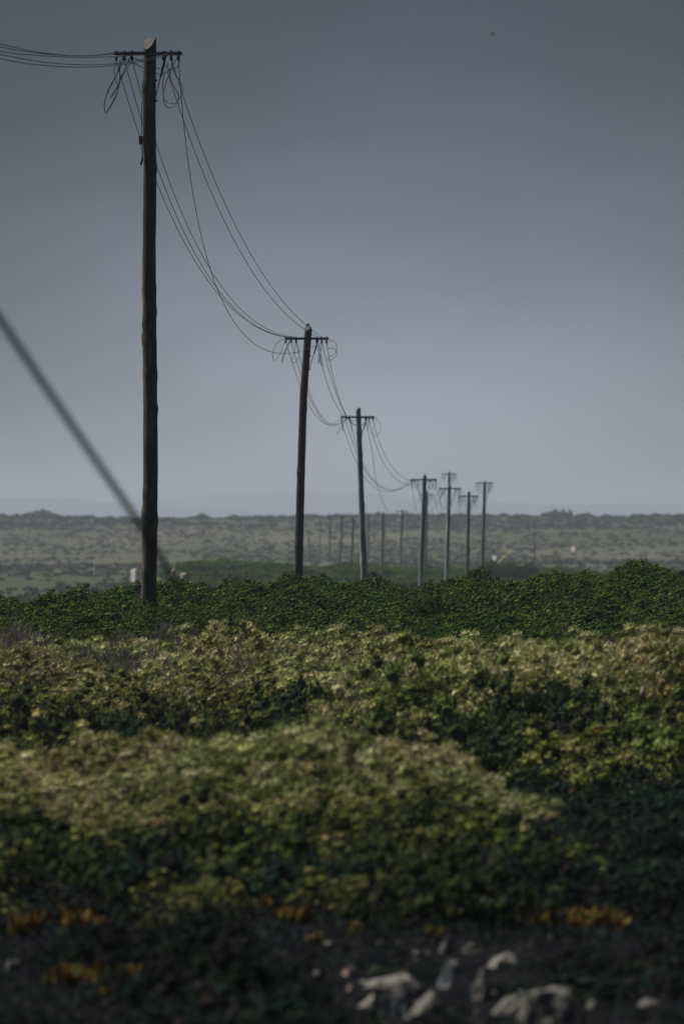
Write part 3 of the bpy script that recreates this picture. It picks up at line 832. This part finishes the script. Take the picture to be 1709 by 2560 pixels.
STXY = []
for px_, py_, w_ in [(1372, 2556, 150), (1272, 2533, 98), (1210, 2504, 60), (1243, 2416, 84), (1118, 2382, 46), (1110, 2471, 40), (1000, 2484, 165), (1006, 2542, 54), (1072, 2535, 86), (877, 2438, 46), (935, 2516, 84), (36, 2426, 36), (1616, 2514, 70), (1484, 2524, 32)]:
    d_ = ground_hit(px_, py_, 22.0, 40.0); STXY.append(((px_ - 854.5) / F * d_, d_, w_ / F * d_ / 2))
def across(x, y):
    xi = 854.5 + F * x / y
    for lim, w_ in ((180, 'far left of'), (330, 'left of'), (420, 'below'), (560, 'right of')):
        if xi < lim: return w_ + ' the tallest pole'
    for lim, w_ in ((700, 'left of the second pole'), (790, 'below the second pole'), (870, 'between the second and third poles'), (950, 'below the third pole'), (1040, 'left of the fourth pole'), (1150, 'below the overlapping poles'), (1260, 'below the rightmost armed pole'), (1400, 'left of the round sign'), (1500, 'below the round sign')):
        if xi < lim: return w_
    return 'at the right edge'
# dense green shrubs over the low ridge round the nearest pole
n_green = 0
polexy = [(poles[1]['base'].x, 82.4)]
for px, py in ring_scatter(73.5, 112, 1.5, 0.7):
    if abs(px - polexy[0][0]) < 0.5 and -0.35 < py - polexy[0][1] < 0.5: continue
    if vnoise(px + 5, py, 0.55) < -0.72 and py < 84: continue
    s = random.uniform(0.78, 1.2)
    row = 'low on the ridge' if py < 84 else ('midway up the ridge' if py < 94 else 'on the ridge crest')
    place(green_protos, 'green_shrub', px, py, s, f'dark green shrub {row}, {across(px, py)}', 'shrub', 'green shrubs on the pole ridge', random.uniform(0.8, 1.2)); n_green += 1
# lower green mound in front, right of the centre
for k, dx in enumerate(np.linspace(-1.0, 1.0, 4)):
    place(green_protos, 'green_shrub', 1.15 + dx * 0.85, 70.5 + random.uniform(-0.4, 0.4), 0.72, ['leftmost', 'second', 'third', 'rightmost'][k] + ' green shrub of the low mound jutting in front of the ridge', 'shrub', 'green mound in front of the ridge', 1.0)
# grey twiggy shrubs along the foot of the ridge
for px, py in ring_scatter(70, 77, 1.15, 0.6):
    xi = 854.5 + F * px / py
    if (xi < 520 or xi > 1330 or 820 < xi < 960) and random.random() < 0.5:
        place(twig_protos, 'twiggy_shrub', px, py, random.uniform(0.75, 1.2), f'grey twiggy shrub at the ridge foot, {across(px, py)}', 'shrub', 'twiggy shrubs at the foot of the ridge')
# broad domes that crown the banks, lit tops put into their pale colour
DOMES = [(60, 39.2, 0.85), (330, 40.2, 1.0), (640, 40.0, 1.08), (905, 39.6, 0.95), (1085, 38.2, 0.62), (190, 37.2, 0.55), (520, 37.4, 0.6), (800, 37.2, 0.55),
         (90, 62, 0.9), (430, 61, 0.85), (770, 62.5, 0.95), (250, 67, 1.0), (600, 67.5, 1.05), (930, 67, 0.9), (1030, 54.5, 0.9), (1320, 53.0, 1.15), (1640, 52.5, 1.1), (1190, 58.5, 1.1), (1480, 58, 1.2)]
for xi, d_, sc_ in DOMES:
    x_ = (xi - 854.5) / F * d_
    wh = 'front bank' if d_ < 42 else ('right clump' if xi > 1000 else 'slope')
    place(dome_protos, 'pale_lit_shrub', x_, d_, sc_, f'broad domed pale shrub crowning the {wh}, {across(x_, d_)}', 'shrub', 'broad domed pale shrubs', random.uniform(0.62, 0.8) if d_ < 42 else random.uniform(0.8, 1.0), sink=0.1)
DXY = [((a - 854.5) / F * b, b, c) for a, b, c in DOMES]
# slope behind the front bank: olive and dark stand in for shade, pale for lit tops
n_p = 0
def third(x, y):
    xi = 854.5 + F * x / y
    return ('at the left edge', 'left of the middle', 'in the middle', 'right of the middle', 'at the right edge')[int(min(max(xi / 342.0, 0), 4))]
for px, py in ring_scatter(46, 72.5, 1.14, 0.5):
    if any((px - a) ** 2 + (py - b) ** 2 < (c * 0.95) ** 2 for a, b, c in DXY): continue
    right = px > 0.35 and py < 50.5
    mid_right = px > 0.35 and 50.5 <= py < 58
    if (right or (py < 57 and px < 0.9)) and random.random() < (0.30 if py < 54 else 0.22):
        place(thick_protos, 'dark_shade_shrub', px, py, random.uniform(1.0, 1.4), f'dark green shrub among the olive ones behind the front bank, {third(px, py)}', 'shrub', 'dark shrubs behind the front bank', random.uniform(0.9, 1.3))
    elif right:
        place(olive_protos, 'olive_shade_shrub', px, py, random.uniform(0.9, 1.2), f'olive shrub in the tall shaded clump, {third(px, py)}', 'shrub', 'olive shrubs of the right clump', random.uniform(0.95, 1.25))
    elif mid_right:
        place(pale_protos, 'pale_lit_shrub', px, py, random.uniform(0.9, 1.2), f'tall pale shrub topping the shaded clump, {third(px, py)}', 'shrub', 'pale shrubs topping the right clump', random.uniform(0.95, 1.2))
    elif py + 3 * vnoise(px, py, 0.5) < 58.5:
        if random.random() < 0.2: continue
        place(olive_protos, 'olive_shade_shrub', px, py, random.uniform(0.75, 1.0), f'olive shrub low behind the front bank, {third(px, py)}', 'shrub', 'olive shrubs low on the slope', random.uniform(0.7, 1.0))
    else:
        row = 'midway up the slope' if py < 64 else 'near the top of the slope'
        if third(px, py) in ('at the left edge', 'left of the middle') and py > 61 and random.random() < 0.35:
            place(twig_protos, 'twiggy_shrub', px, py, random.uniform(0.9, 1.3), f'grey twiggy shrub {row}, {third(px, py)}', 'shrub', 'twiggy shrubs on the slope', 1.3); continue
        place(pale_protos, 'pale_lit_shrub', px, py, random.uniform(0.75, 1.12), f'pale feathery shrub {row}, {third(px, py)}', 'shrub', 'pale shrubs on the slope', random.uniform(0.6, 0.95)); n_p += 1
# front bank: face shade and top light put into the shrub colours
for px, py in ring_scatter(31.6, 43.5, 0.78, 0.45):
    lim = 0.72 + 0.03 * (40 - py) + 0.15 * math.sin(py * 1.3)
    if px > lim + 0.3: continue
    if any((px - a) ** 2 + (py - b) ** 2 < (c * 0.95) ** 2 for a, b, c in DXY): continue
    foot = 33.0 + 0.9 * math.sin(px * 1.9 + 1) + 0.6 * math.sin(px * 4.3)
    if py < foot and random.random() < 0.75: continue
    if any((px - a) ** 2 + (py - b) ** 2 * 0.2 < 0.14 for a, b in SXY): continue
    if py < 36.4 and random.random() < (0.55 if py < 34.2 else 0.3):
        place(thick_protos, 'dark_shade_shrub', px, py, random.uniform(0.7, 1.05), f'dark green shrub on the front bank face, {third(px, py)}', 'shrub', 'dark shrubs on the face of the front bank', random.uniform(0.9, 1.3))
    elif py + 1.3 * vnoise(px, py, 1.3) < 37.2:
        place(olive_protos, 'olive_shade_shrub', px, py, random.uniform(0.5, 0.75), f'olive shrub on the front bank face, {third(px, py)}', 'shrub', 'olive shrubs on the face of the front bank', random.uniform(0.7, 1.0))
    else:
        place(pale_protos, 'pale_lit_shrub', px, py, random.uniform(0.62, 0.92), f'pale shrub on top of the front bank, {third(px, py)}', 'shrub', 'pale shrubs on the front bank', random.uniform(0.7, 1.05))
# low heath in the hollow and round the stones, foreground shade in its colour
for px, py in ring_scatter(25.0, 46.5, 0.60, 0.35):
    lim = 0.72 + 0.03 * (40 - py)
    if py > 33.5 and px < lim + 0.1: continue
    if py < 31 and random.random() < 0.12: continue
    if any(abs(px - a) < 0.14 + b2 and -0.5 < py - b < 0.3 for a, b, b2 in STXY): continue
    small = any(abs(px - a) < 0.3 + b2 and -2.2 < py - b < 0.6 for a, b, b2 in STXY) or any(abs(px - a) < 0.4 and -2.6 < py - b < 0.3 for a, b in SXY)
    if any((px - a) ** 2 < 0.1 and -1.6 < py - b < 0.4 for a, b in SXY): continue
    if 29.5 < py < 34 and px < 0.7 and random.random() < 0.16:
        place(olive_protos, 'olive_shade_shrub', px, py, random.uniform(0.3, 0.5), f'small olive shrub straying below the front bank, {third(px, py)}', 'shrub', 'stray olive shrubs below the bank', random.uniform(0.6, 0.9)); continue
    where = ('at the far end of the hollow' if py > 41.5 else 'midway in the right hollow' if py > 37.5 else 'at the near end of the hollow') if py > 33.5 else ('just below the front bank' if py > 29.5 else 'close to the bottom edge')
    place(hollow_protos if (py > 33 and random.random() < 0.8) or random.random() < 0.15 else dark_protos, 'heath_plant', px, py, random.uniform(0.22, 0.38) if small else random.uniform(0.5, 0.95), f'low dark heath plant {where}, {third(px, py)}', 'plant', 'dark heath plants in front', random.uniform(0.6, 1.2))

# loose ground cover between the shrubs (uncountable)
def cover(name, label, n, y0, y1, blen, bwid, nb, cols, w, test=None, up=1.0, spread=0.5, mat='leaf', margin=0.6, zoff=0.0):
    rs = np.random.default_rng(len(name) + n)
    y = np.sqrt(rs.uniform(y0 ** 2, y1 ** 2, n)); x = rs.uniform(-1, 1, n) * (y * 854.5 / F + margin)
    if test is not None:
        k = test(x, y, rs); x, y = x[k], y[k]; n = len(x)
    p = np.stack([x, y, T(x, y) + zoff], 1)
    org = np.repeat(p, nb, 0) + rs.normal(size=(n * nb, 3)) * np.array([0.03, 0.03, 0.004])
    dr = np.array([0, 0, up]) + rs.normal(size=(n * nb, 3)) * spread
    dr[:, 2] = np.abs(dr[:, 2]) * 0.9 + 0.1
    v, f = blades(org, dr, rs.uniform(0.5, 1.2, n * nb) * blen, rs.uniform(0.7, 1.3, n * nb) * bwid, rs)
    c = np.repeat(np.repeat(palette(n, cols, w, rs), nb, 0) * (1 + rs.uniform(-0.2, 0.2, (n * nb, 1))), 4, 0)
    o = obj(name, mesh_np(name, v, f, M[mat], c)); tag(o, label, 'ground cover', kind='stuff')
    return o
cover('dark_ground_cover', 'dark matted heath and litter on the shaded ground in front', 8000, 24, 46, 0.06, 0.006, 7, FRONT_SHADE_TONE + [(0.045, 0.038, 0.038), (0.04, 0.06, 0.03)], [3, 2, 3, 1, 1, 1, 0.6], spread=0.8,  # same leaf colours with the foreground shade put in
      test=lambda x, y, rs: ~np.any([(np.abs(x - a) < 0.05 + b2) & (y < b + 0.1) & (y > b - 0.9) for a, b, b2 in STXY], axis=0))
cover('dry_grass', 'fine pale dry grass along the tops of the front bank and the slope', 2600, 36, 73, 0.34, 0.0026, 5, [(0.30, 0.265, 0.17), (0.24, 0.225, 0.12), (0.36, 0.32, 0.22)], [2, 2, 1], spread=0.34,  # real grass, its pale colour also standing in for lit tops
      test=lambda x, y, rs: ~((x > 0.5) & (y < 53)) & (((y > 37.8) & (y < 43)) | (y > 59)) & (vnoise(x, y, 0.7) > 0.0), zoff=0.0)
cover('ridge_ground_cover', 'shade-toned dark green undergrowth beneath the ridge shrubs', 9000, 66, 116, 0.12, 0.014, 7, [(0.014, 0.026, 0.010), (0.022, 0.036, 0.012), (0.03, 0.026, 0.018)], [3, 3, 2], spread=0.7, margin=0.9)  # dark leaf colour stands in for shade in the gaps between shrubs
cover('slope_ground_cover', 'shade-toned dark olive undergrowth beneath the slope shrubs', 12000, 31.5, 74, 0.12, 0.011, 7, [(0.014, 0.020, 0.008), (0.022, 0.026, 0.012), (0.022, 0.018, 0.015)], [3, 3, 2], spread=0.7)  # gap shade under the shrubs put into this dark leaf colour

# shrubs on the middle ridge beyond the dip
for px, py in ring_scatter(364, 410, 3.0, 1.0):
    if px < -13.2: continue
    h = float(T(px, py)) - CZ
    if h < -6.4 and random.random() < 0.35: continue
    place(meadow_protos, 'ridge_bush', px, py, random.uniform(1.7, 2.5), f'hazy green bush on the middle ridge, {across(px, py)}', 'shrub', 'shrubs on the middle ridge', random.uniform(0.35, 0.62))
sp = at(1262, 1425, 372)
for dx in (-1.1, 0.2, 1.4):
    place(green_protos, 'ridge_bush', sp.x + dx, 375, 1.25, 'darkest rounded bush on the middle ridge, under the yellow barrier', 'shrub', 'dark bush under the barrier', 1.35, z=float(T(sp.x + dx, 385)) + 0.55)

# far hillside scrub: one mass
def scrub(name, label, n, y0, y1, size, cols, w, seed, hw=0.075, test=None):
    rs = np.random.default_rng(seed)
    y = np.sqrt(rs.uniform(y0 ** 2, y1 ** 2, n)); x = rs.uniform(-1, 1, n) * (y * hw + 4)
    k = vnoise(x, y * 0.35, 0.045) + 0.6 * vnoise(x, y * 0.3, 0.16) > -0.3 + rs.normal(size=n) * 0.25
    if test is not None: k &= test(x, y)
    x, y = x[k], y[k]; n = len(x)
    s = size * rs.uniform(0.5, 1.35, n)
    nb = 22
    d = rs.normal(size=(n * nb, 3)); d[:, 2] = np.abs(d[:, 2]); d /= np.linalg.norm(d, axis=1, keepdims=True)
    S = np.repeat(s, nb)[:, None]
    org = np.repeat(np.stack([x, y, T(x, y)], 1), nb, 0) + d * S * np.array([1, 1, 0.42]) * rs.uniform(0.5, 1, (n * nb, 1))
    dr = d * 0.7 + np.array([0, 0, 0.5]) + rs.normal(size=(n * nb, 3)) * 0.5
    v, f = blades(org, dr, S[:, 0] * rs.uniform(0.4, 0.8, n * nb), S[:, 0] * rs.uniform(0.16, 0.32, n * nb), rs)
    c = np.repeat(np.repeat(palette(n, cols, w, rs), nb, 0) * (1 + rs.uniform(-0.25, 0.25, (n * nb, 1))), 4, 0)
    o = obj(name, mesh_np(name, v, f, M['leaf_far'], c)); tag(o, label, 'scrub', kind='stuff')
HC = [(0.055, 0.066, 0.042), (0.066, 0.075, 0.047), (0.078, 0.077, 0.058), (0.092, 0.087, 0.066), (0.064, 0.068, 0.056)]
scrub('hillside_scrub', 'low mixed scrub over the hazy far hillside', 11000, 470, 1270, 0.42, HC, [3, 3, 2, 1.2, 2], 31)
scrub('crest_scrub', 'darker heath along the crest of the far hillside', 2200, 1060, 1270, 0.75, HC, [4, 2, 1.5, 0.2, 3], 33)
scrub('valley_scrub', 'green low scrub in the valley field on the left', 2600, 345, 500, 0.4, [(0.05, 0.075, 0.03), (0.08, 0.10, 0.045), (0.10, 0.10, 0.06)], [3, 3, 1.5], 35, test=lambda x, y: x < -11.5)

# bushes that break the far skyline
sky_b = [(100, 4.4, 0.6, 'flat-topped round bush on the far skyline at the left edge'), (122, 3.0, 0.62, 'smaller bush joined to the round one on the left skyline'),
         (505, 3.0, 0.8, 'peaked bush on the far skyline between the first and second poles'), (488, 2.6, 0.6, 'low bush sloping up to the peaked one on the skyline'), (585, 3.0, 0.5, 'broad low bush on the skyline left of the second pole'),
         (945, 1.9, 1.5, 'rounded leaf-shaped bush on the skyline right of the third pole'), (1258, 2.6, 0.6, 'low bush on the skyline right of the rightmost armed pole'),
         (1385, 3.6, 0.7, 'broad bush on the skyline below the spiky shrub'), (1408, 2.3, 2.2, 'spiky tall shrub sticking up on the right skyline'), (1425, 1.7, 3.0, 'thin spiky shrub at the right end of the skyline clump'), (1465, 2.2, 0.7, 'small bush right of the skyline clump'), (1640, 3.0, 0.5, 'low wide bush on the skyline near the right edge')]
for xi, sc, sz, lab in sky_b:
    y = 1238
    sc *= 0.78
    place(green_protos if sz < 1.4 else green_protos, 'skyline_bush', (xi - 854.5) / F * y, y, sc * (1 if sz < 1.4 else 0.55), lab, 'bush', 'bushes on the far skyline', sz * 1.7, sink=0.05)

# ------------------------------------------------------------------ road furniture in the valley
def gz(x, y): return float(T(x, y))
def base_at(px, d):
    x = (px - 854.5) / F * d
    return Vector((x, d, gz(x, d)))
# white rounded milestone
d = 520; b_ = base_at(335, d); topz = at(335, 1422, d).z - b_.z
root = empty('milestone', b_, 'white round-topped milestone left of the tallest pole foot', 'milestone'); root.rotation_euler.z = R(-50)
w_ = 0.33; mb = MB()
prof = [(-w_, 0)] + [(-w_ * math.cos(a), topz - w_ * 0.55 + w_ * 0.55 * math.sin(a)) for a in np.linspace(0, math.pi, 13)] + [(w_, 0)]
n_ = len(prof)
mb.v = [(x, -0.11, z) for x, z in prof] + [(x, 0.11, z) for x, z in prof]
mb.f = [list(range(n_)), list(range(n_, 2 * n_))[::-1]] + [[i, n_ + i, n_ + (i + 1) % n_, (i + 1) % n_] for i in range(n_)]
mb.m = [0] * len(mb.f)
mb.build('stone', M['paint_white'], root)
mb = MB()
for z, hw in ((topz - 0.36, 0.15), (topz - 0.62, 0.2), (topz - 0.80, 0.17)): mb.box((0, -0.112, z), (hw, 0.004, 0.02))
mb.build('inscription', M['paint_grey'], root)
# round road sign
d = 560; b_ = base_at(1434, d); c = at(1433, 1373, d)
root = empty('road_sign', b_, 'round white road sign with a red rim on a grey post', 'road sign'); root.rotation_euler.z = R(-50)
mb = MB(); mb.tube([(0.05, 0, 0), (0.05, 0, c.z - b_.z)], 0.055, 8); mb.build('post', M['paint_grey'], root)
def disc(mb, r, y, m, n=28):
    s = len(mb.v); mb.v.extend([(r * math.cos(2 * math.pi * k / n), y, r * math.sin(2 * math.pi * k / n)) for k in range(n)])
    mb.v.extend([(r * math.cos(2 * math.pi * k / n), y + 0.02, r * math.sin(2 * math.pi * k / n)) for k in range(n)])
    mb.f.append([s + k for k in range(n)]); mb.m.append(m); mb.f.append([s + n + k for k in range(n)][::-1]); mb.m.append(m)
    for k in range(n): mb.f.append([s + k, s + n + k, s + n + (k + 1) % n, s + (k + 1) % n]); mb.m.append(m)
mb = MB(); disc(mb, 0.37, -0.09, 0); mb.build('rim', M['paint_red'], root, c - b_)
mb = MB(); disc(mb, 0.29, -0.115, 0); mb.build('face', M['paint_white'], root, c - b_)
# square white board
d = 560; b_ = base_at(1236, d); c = at(1236, 1395.5, d)
root = empty('notice_board', b_, 'square white board right of the rightmost armed pole', 'sign'); root.rotation_euler.z = R(-50)
mb = MB(); mb.box((0, -0.05, c.z - b_.z), (0.25, 0.015, 0.25)); mb.build('panel', M['paint_white'], root)
mb = MB(); mb.tube([(0, 0, 0), (0, 0, c.z - b_.z + 0.2)], 0.04, 8); mb.build('post', M['paint_grey'], root)
# raised yellow barrier
d = 500; tip = at(1279, 1374, d); piv = at(1217, 1433, d); b_ = Vector((piv.x, d, gz(piv.x, d)))
root = empty('barrier', b_, 'raised yellow barrier pole slanting beside the square white board', 'barrier')
u_ = (tip - piv).normalized(); mb = MB()
mb.tube([piv - u_ * 0.5 - b_, piv - b_, tip - b_], [0.09, 0.08, 0.04], 8); mb.build('arm', M['paint_yellow'], root)
mb = MB(); mb.box((0, 0, (piv.z - b_.z) / 2), (0.09, 0.09, (piv.z - b_.z) / 2)); mb.box((0, 0, 0.03), (0.22, 0.22, 0.03)); mb.build('post', M['paint_grey'], root)
mb = MB(); mb.box(piv - u_ * 0.6 - b_, (0.16, 0.12, 0.16)); mb.build('counterweight', M['steel'], root)
# white marker posts
def marker(px, ytop, d, r, lab):
    b_ = base_at(px, d); h = at(px, ytop, d).z - b_.z
    root = empty('marker_post', b_, lab, 'marker post', 'white marker posts')
    mb = MB(); mb.tube([(0, 0, 0), (0, 0, h * 0.35)], r * 0.9, 8); mb.build('base', M['paint_grey'], root)
    mb = MB(); mb.tube([(0, 0, h * 0.35), (0, 0, h * 0.93), (0, 0, h)], [r, r, r * 0.4], 8); mb.build('post', M['paint_white'], root)
marker(1597, 1362, 790, 0.085, 'slim white marker post far right below the hill')
marker(1503, 1394, 700, 0.06, 'tiny white marker post between the round sign and the right post')
marker(236, 1404, 520, 0.05, 'thin white marker post left of the white milestone')

# ------------------------------------------------------------------ stones
def stone(px, py, w, h, mat, lab, d=None, seed=0, tilt=0.0, flat=0.55, group='pale stones on the ground in front', zfix=None):
    rs = np.random.default_rng(seed + int(px * 7 + py))
    if d is None:
        d = ground_hit(px, py, 22.0, 40.0)
    x = (px - 854.5) / F * d
    W_, H_ = w / F * d / 2 * 1.12, h / F * d * 1.15
    import bmesh
    bm = bmesh.new(); bmesh.ops.create_icosphere(bm, subdivisions=3, radius=1.0)
    pl = []
    for _ in range(8):
        q_ = rs.normal(size=3); q_[2] = abs(q_[2]) * 0.9 + 0.35; pl.append((Vector(q_).normalized(), rs.uniform(0.45, 0.85)))
    for v in bm.verts:
        p = v.co.copy()
        for n_, c_ in pl:
            t = p.dot(n_)
            if t > c_: p -= n_ * (t - c_)
        p *= 1 + 0.16 * mnoise.noise(p * 2.2 + Vector((seed, 0, 0))) + 0.09 * mnoise.noise(p * 6)
        v.co = p
    mx = max(abs(v.co.x) for v in bm.verts); mz = max(v.co.z for v in bm.verts)
    me = bpy.data.meshes.new('stone')
    for v in bm.verts:
        v.co = Vector((v.co.x / mx * W_, v.co.y / mx * W_ * 0.8, v.co.z / mz * H_ if v.co.z > 0 else v.co.z / mz * H_ * 0.35))
        v.co.x += tilt * v.co.z
    bm.to_mesh(me); bm.free()
    me.materials.append(mat)
    o = obj('stone', me, None, (x, d, (float(T(x, d)) if zfix is None else zfix) - 0.008))
    o.rotation_euler = (0, 0, rs.uniform(-0.25, 0.25))
    return tag(o, lab, 'stone', group)
ST = [(1372, 2556, 150, 80, 'rock', 'largest pale wedge-shaped stone at the bottom right', 0.0), (1272, 2533, 98, 46, 'rock', 'broad low stone touching the left side of the largest stone', 0.2),
      (1210, 2504, 60, 74, 'rock', 'upright stone standing left of the largest stone', -0.15), (1243, 2416, 84, 34, 'rock', 'flat slab lying above the upright stone', 0.5),
      (1118, 2382, 46, 42, 'rock', 'small pale pointed stone farthest up among the stones', 0.2), (1163, 2381, 40, 24, 'rock', 'thin sliver of stone right of the farthest pointed stone', 0.4),
      (1110, 2471, 40, 68, 'rock_blue', 'upright blue grey stone in the middle of the group', 0.1), (1000, 2484, 165, 48, 'rock', 'widest flat pale slab left of the blue grey stone', 0.2),
      (1006, 2542, 54, 58, 'rock_blue', 'grey stone below the widest slab', 0.0), (1072, 2535, 86, 52, 'rock', 'rounded stone right under the widest slab', 0.0),
      (877, 2438, 46, 26, 'rock_pink', 'small pinkish stone above the left end of the widest slab', 0.0), (880, 2476, 30, 20, 'rock_pink', 'tiny pink stone left of the widest slab', 0.0),
      (935, 2516, 84, 34, 'rock', 'low stone under the left end of the widest slab', 0.1), (1484, 2524, 32, 24, 'rock', 'small stone right of the largest stone', 0.0),
      (1616, 2514, 70, 20, 'rock', 'thin flat stone near the bottom right corner', 0.0), (36, 2426, 36, 26, 'rock', 'small white stone at the left edge', 0.0), (74, 2398, 24, 17, 'rock_pink', 'tiny stone behind the small white one at the left edge', 0.0)]
for i, (px, py, w, h, mt, lab, tl) in enumerate(ST): stone(px, py, w, h, M[mt], lab, seed=i * 13 + 3, tilt=tl)
for i, (px, py, w, h, lab) in enumerate(((438, 1446, 26, 22, 'pale pink rock at the left end of the middle ridge'), (456, 1444, 22, 12, 'lower pale rock right of the pink one on the middle ridge'), (430, 1450, 18, 12, 'small pale rock left of the pink one on the middle ridge'))):
    stone(px, py, w, h, M['rock_pink'], lab, d=378, seed=90 + i, group='rocks on the middle ridge', zfix=at(px, py, 378).z)

# loose rubble between the stones (too small to pick apart)
rs_ = np.random.default_rng(5)
nr = 36
rx = rs_.normal(0.42, 0.42, nr); ry = rs_.uniform(25.2, 30.2, nr)
rp = np.stack([rx, ry, T(rx, ry) + 0.006], 1)
rv = (rp[:, None, :] + QSV[None] * (1 + rs_.uniform(-0.35, 0.35, (nr, len(QSV), 1))) * (rs_.uniform(0.008, 0.024, nr))[:, None, None] * np.array([1.2, 1.0, 0.6])).reshape(-1, 3)
rf = (QSF[None] + (np.arange(nr) * len(QSV))[:, None, None]).reshape(-1, 4)
tag(obj('rubble', mesh_np('rubble', rv, rf, M['rock'])), 'loose pale rubble scattered among the stones in front', 'rubble', kind='stuff')

# ------------------------------------------------------------------ succulents with upright finger leaves
def succulent(px, py, w, h, hue, lab, seed):
    rs = np.random.default_rng(seed)
    d = ground_hit(px, py)
    x = (px - 854.5) / F * d
    W_, H_ = w / F * d / 2, h / F * d
    H_ *= 1.15
    n = int(110 + 640 * W_)
    subs = [np.array([rs.uniform(-0.9, 0.9), rs.uniform(-0.7, 0.7), 0, rs.uniform(0.5, 1.25)]) for _ in range(max(3, int(w / 14)))]
    V, Fc, C = [], [], []
    for i in range(n):
        kc = subs[rs.integers(len(subs))]
        q_ = rs.normal(size=2) * 0.17 * kc[3]; r = math.hypot(*(q_ + kc[:2]))
        p = np.array([W_ * (kc[0] + q_[0]), W_ * (kc[1] + q_[1]), H_ * 0.3 * rs.uniform(0, 1) * kc[3]])
        dr = np.array([rs.normal() * 0.32, rs.normal() * 0.32, 1.0]); dr /= np.linalg.norm(dr)
        L = H_ * rs.uniform(0.35, 0.75) * kc[3]; t = 0.007 + 0.004 * rs.random()
        s = np.cross(dr, [0, 1, 0.2]); s /= np.linalg.norm(s); q = np.cross(s, dr)
        bow = s * rs.normal() * 0.12 * L
        b = len(V)
        for k, (f_, tt) in enumerate(((0, 0.6), (0.4, 1.0), (0.8, 0.75))):
            for m_ in range(3):
                an = m_ * 2.094 + i
                V.append(p + dr * L * f_ + bow * f_ * f_ + (s * math.cos(an) + q * math.sin(an)) * t * tt)
        V.append(p + dr * L + bow)
        for k in range(2):
            for m_ in range(3): Fc.append([b + k * 3 + m_, b + k * 3 + (m_ + 1) % 3, b + (k + 1) * 3 + (m_ + 1) % 3, b + (k + 1) * 3 + m_])
        for m_ in range(3): Fc.append([b + 6 + m_, b + 6 + (m_ + 1) % 3, b + 9])
        mixr = rs.random() * 0.7 if rs.random() < hue else 0.1 * rs.random()
        base = np.array([0.22, 0.20, 0.035]) * rs.uniform(0.7, 1.2); red = np.array([0.30, 0.12, 0.04])
        cc = base * (1 - mixr) + red * mixr
        if rs.random() < 0.18: cc = np.array([0.085, 0.12, 0.03]) * rs.uniform(0.6, 1.2)
        C.extend([cc] * 6 + [cc * 0.8 + red * 0.2] * 4)
    root = empty('succulent', (x, d, float(T(x, d)) - 0.01), lab, 'plant', 'yellow succulents on the ground in front')
    obj('leaves', mesh_np('leaves', V, Fc, M['succulent'], np.array(C)), root)
    mb = MB()
    for k in range(7):
        a = k * 0.9 + seed
        mb.tube([(0, 0, 0.015), (W_ * 0.5 * math.cos(a), W_ * 0.3 * math.sin(a), 0.03), (W_ * 0.95 * math.cos(a), W_ * 0.65 * math.sin(a), 0.012)], [0.008, 0.007, 0.004], 5)
    mb.build('runners', M['bark'], root)
SU = [(185, 2466, 130, 62, 0.6, 'orange yellow succulent clump at the bottom left, left half'), (320, 2452, 160, 52, 0.25, 'yellow succulent clump at the bottom left, right half'), (270, 2494, 46, 26, 0.5, 'small reddish succulent below the bottom left clump'),
      (1375, 2318, 140, 56, 0.7, 'orange succulent clump on the right above the stones'), (1490, 2322, 140, 52, 0.2, 'yellow succulent right of the orange clump above the stones'),
      (735, 2308, 80, 42, 0.5, 'small yellow succulent left of centre with red tips'), (797, 2362, 44, 32, 0.1, 'tiny bright yellow succulent right of centre-left'), (1092, 2346, 48, 38, 0.1, 'small yellow green succulent above the pointed stone'), (895, 2334, 42, 28, 0.3, 'small yellow succulent between two others near the centre'),
      (70, 2340, 80, 58, 0.2, 'dull yellow succulent by the left edge'), (215, 2322, 100, 60, 0.3, 'dull orange green succulent near the left edge'), (668, 2280, 30, 36, 0.7, 'tiny orange succulent left of the red-tipped one')]
for i, (px, py, w, h, hu, lab) in enumerate(SU): succulent(px, py, w, h, hu, lab, 700 + i)

# ------------------------------------------------------------------ far bird
bp_ = at(1228, 85, 340)
root = empty('bird', bp_, 'tiny dark bird flying high on the right', 'bird')
mb = MB(); mb.tube([(-0.13, 0, 0.0), (-0.09, 0, 0.012), (0, 0, 0.0), (0.09, 0, -0.01), (0.15, 0, -0.012)], [0.012, 0.024, 0.035, 0.02, 0.028], 8)
mb.build('body', M['feather'], root, smooth=True)
for s in (-1, 1):
    v = [(-0.06, 0.02 * s, 0.01), (0.05, 0.02 * s, 0.0), (-0.05, 0.15 * s, 0.07), (0.05, 0.15 * s, 0.05), (0.02, 0.30 * s, 0.10), (0.06, 0.29 * s, 0.09)]
    v = v + [(a, b, c - 0.008) for a, b, c in v]
    fs = [[0, 1, 3, 2], [2, 3, 5, 4], [6, 8, 9, 7], [8, 10, 11, 9], [0, 2, 8, 6], [2, 4, 10, 8], [1, 7, 9, 3], [3, 9, 11, 5], [4, 5, 11, 10], [0, 6, 7, 1]]
    obj('wing', mesh_np('wing', v, fs, M['feather']), root)
root.rotation_euler = (0, R(25), R(35))
print('green', n_green, 'pale', n_p, 'objects', len(bpy.data.objects))
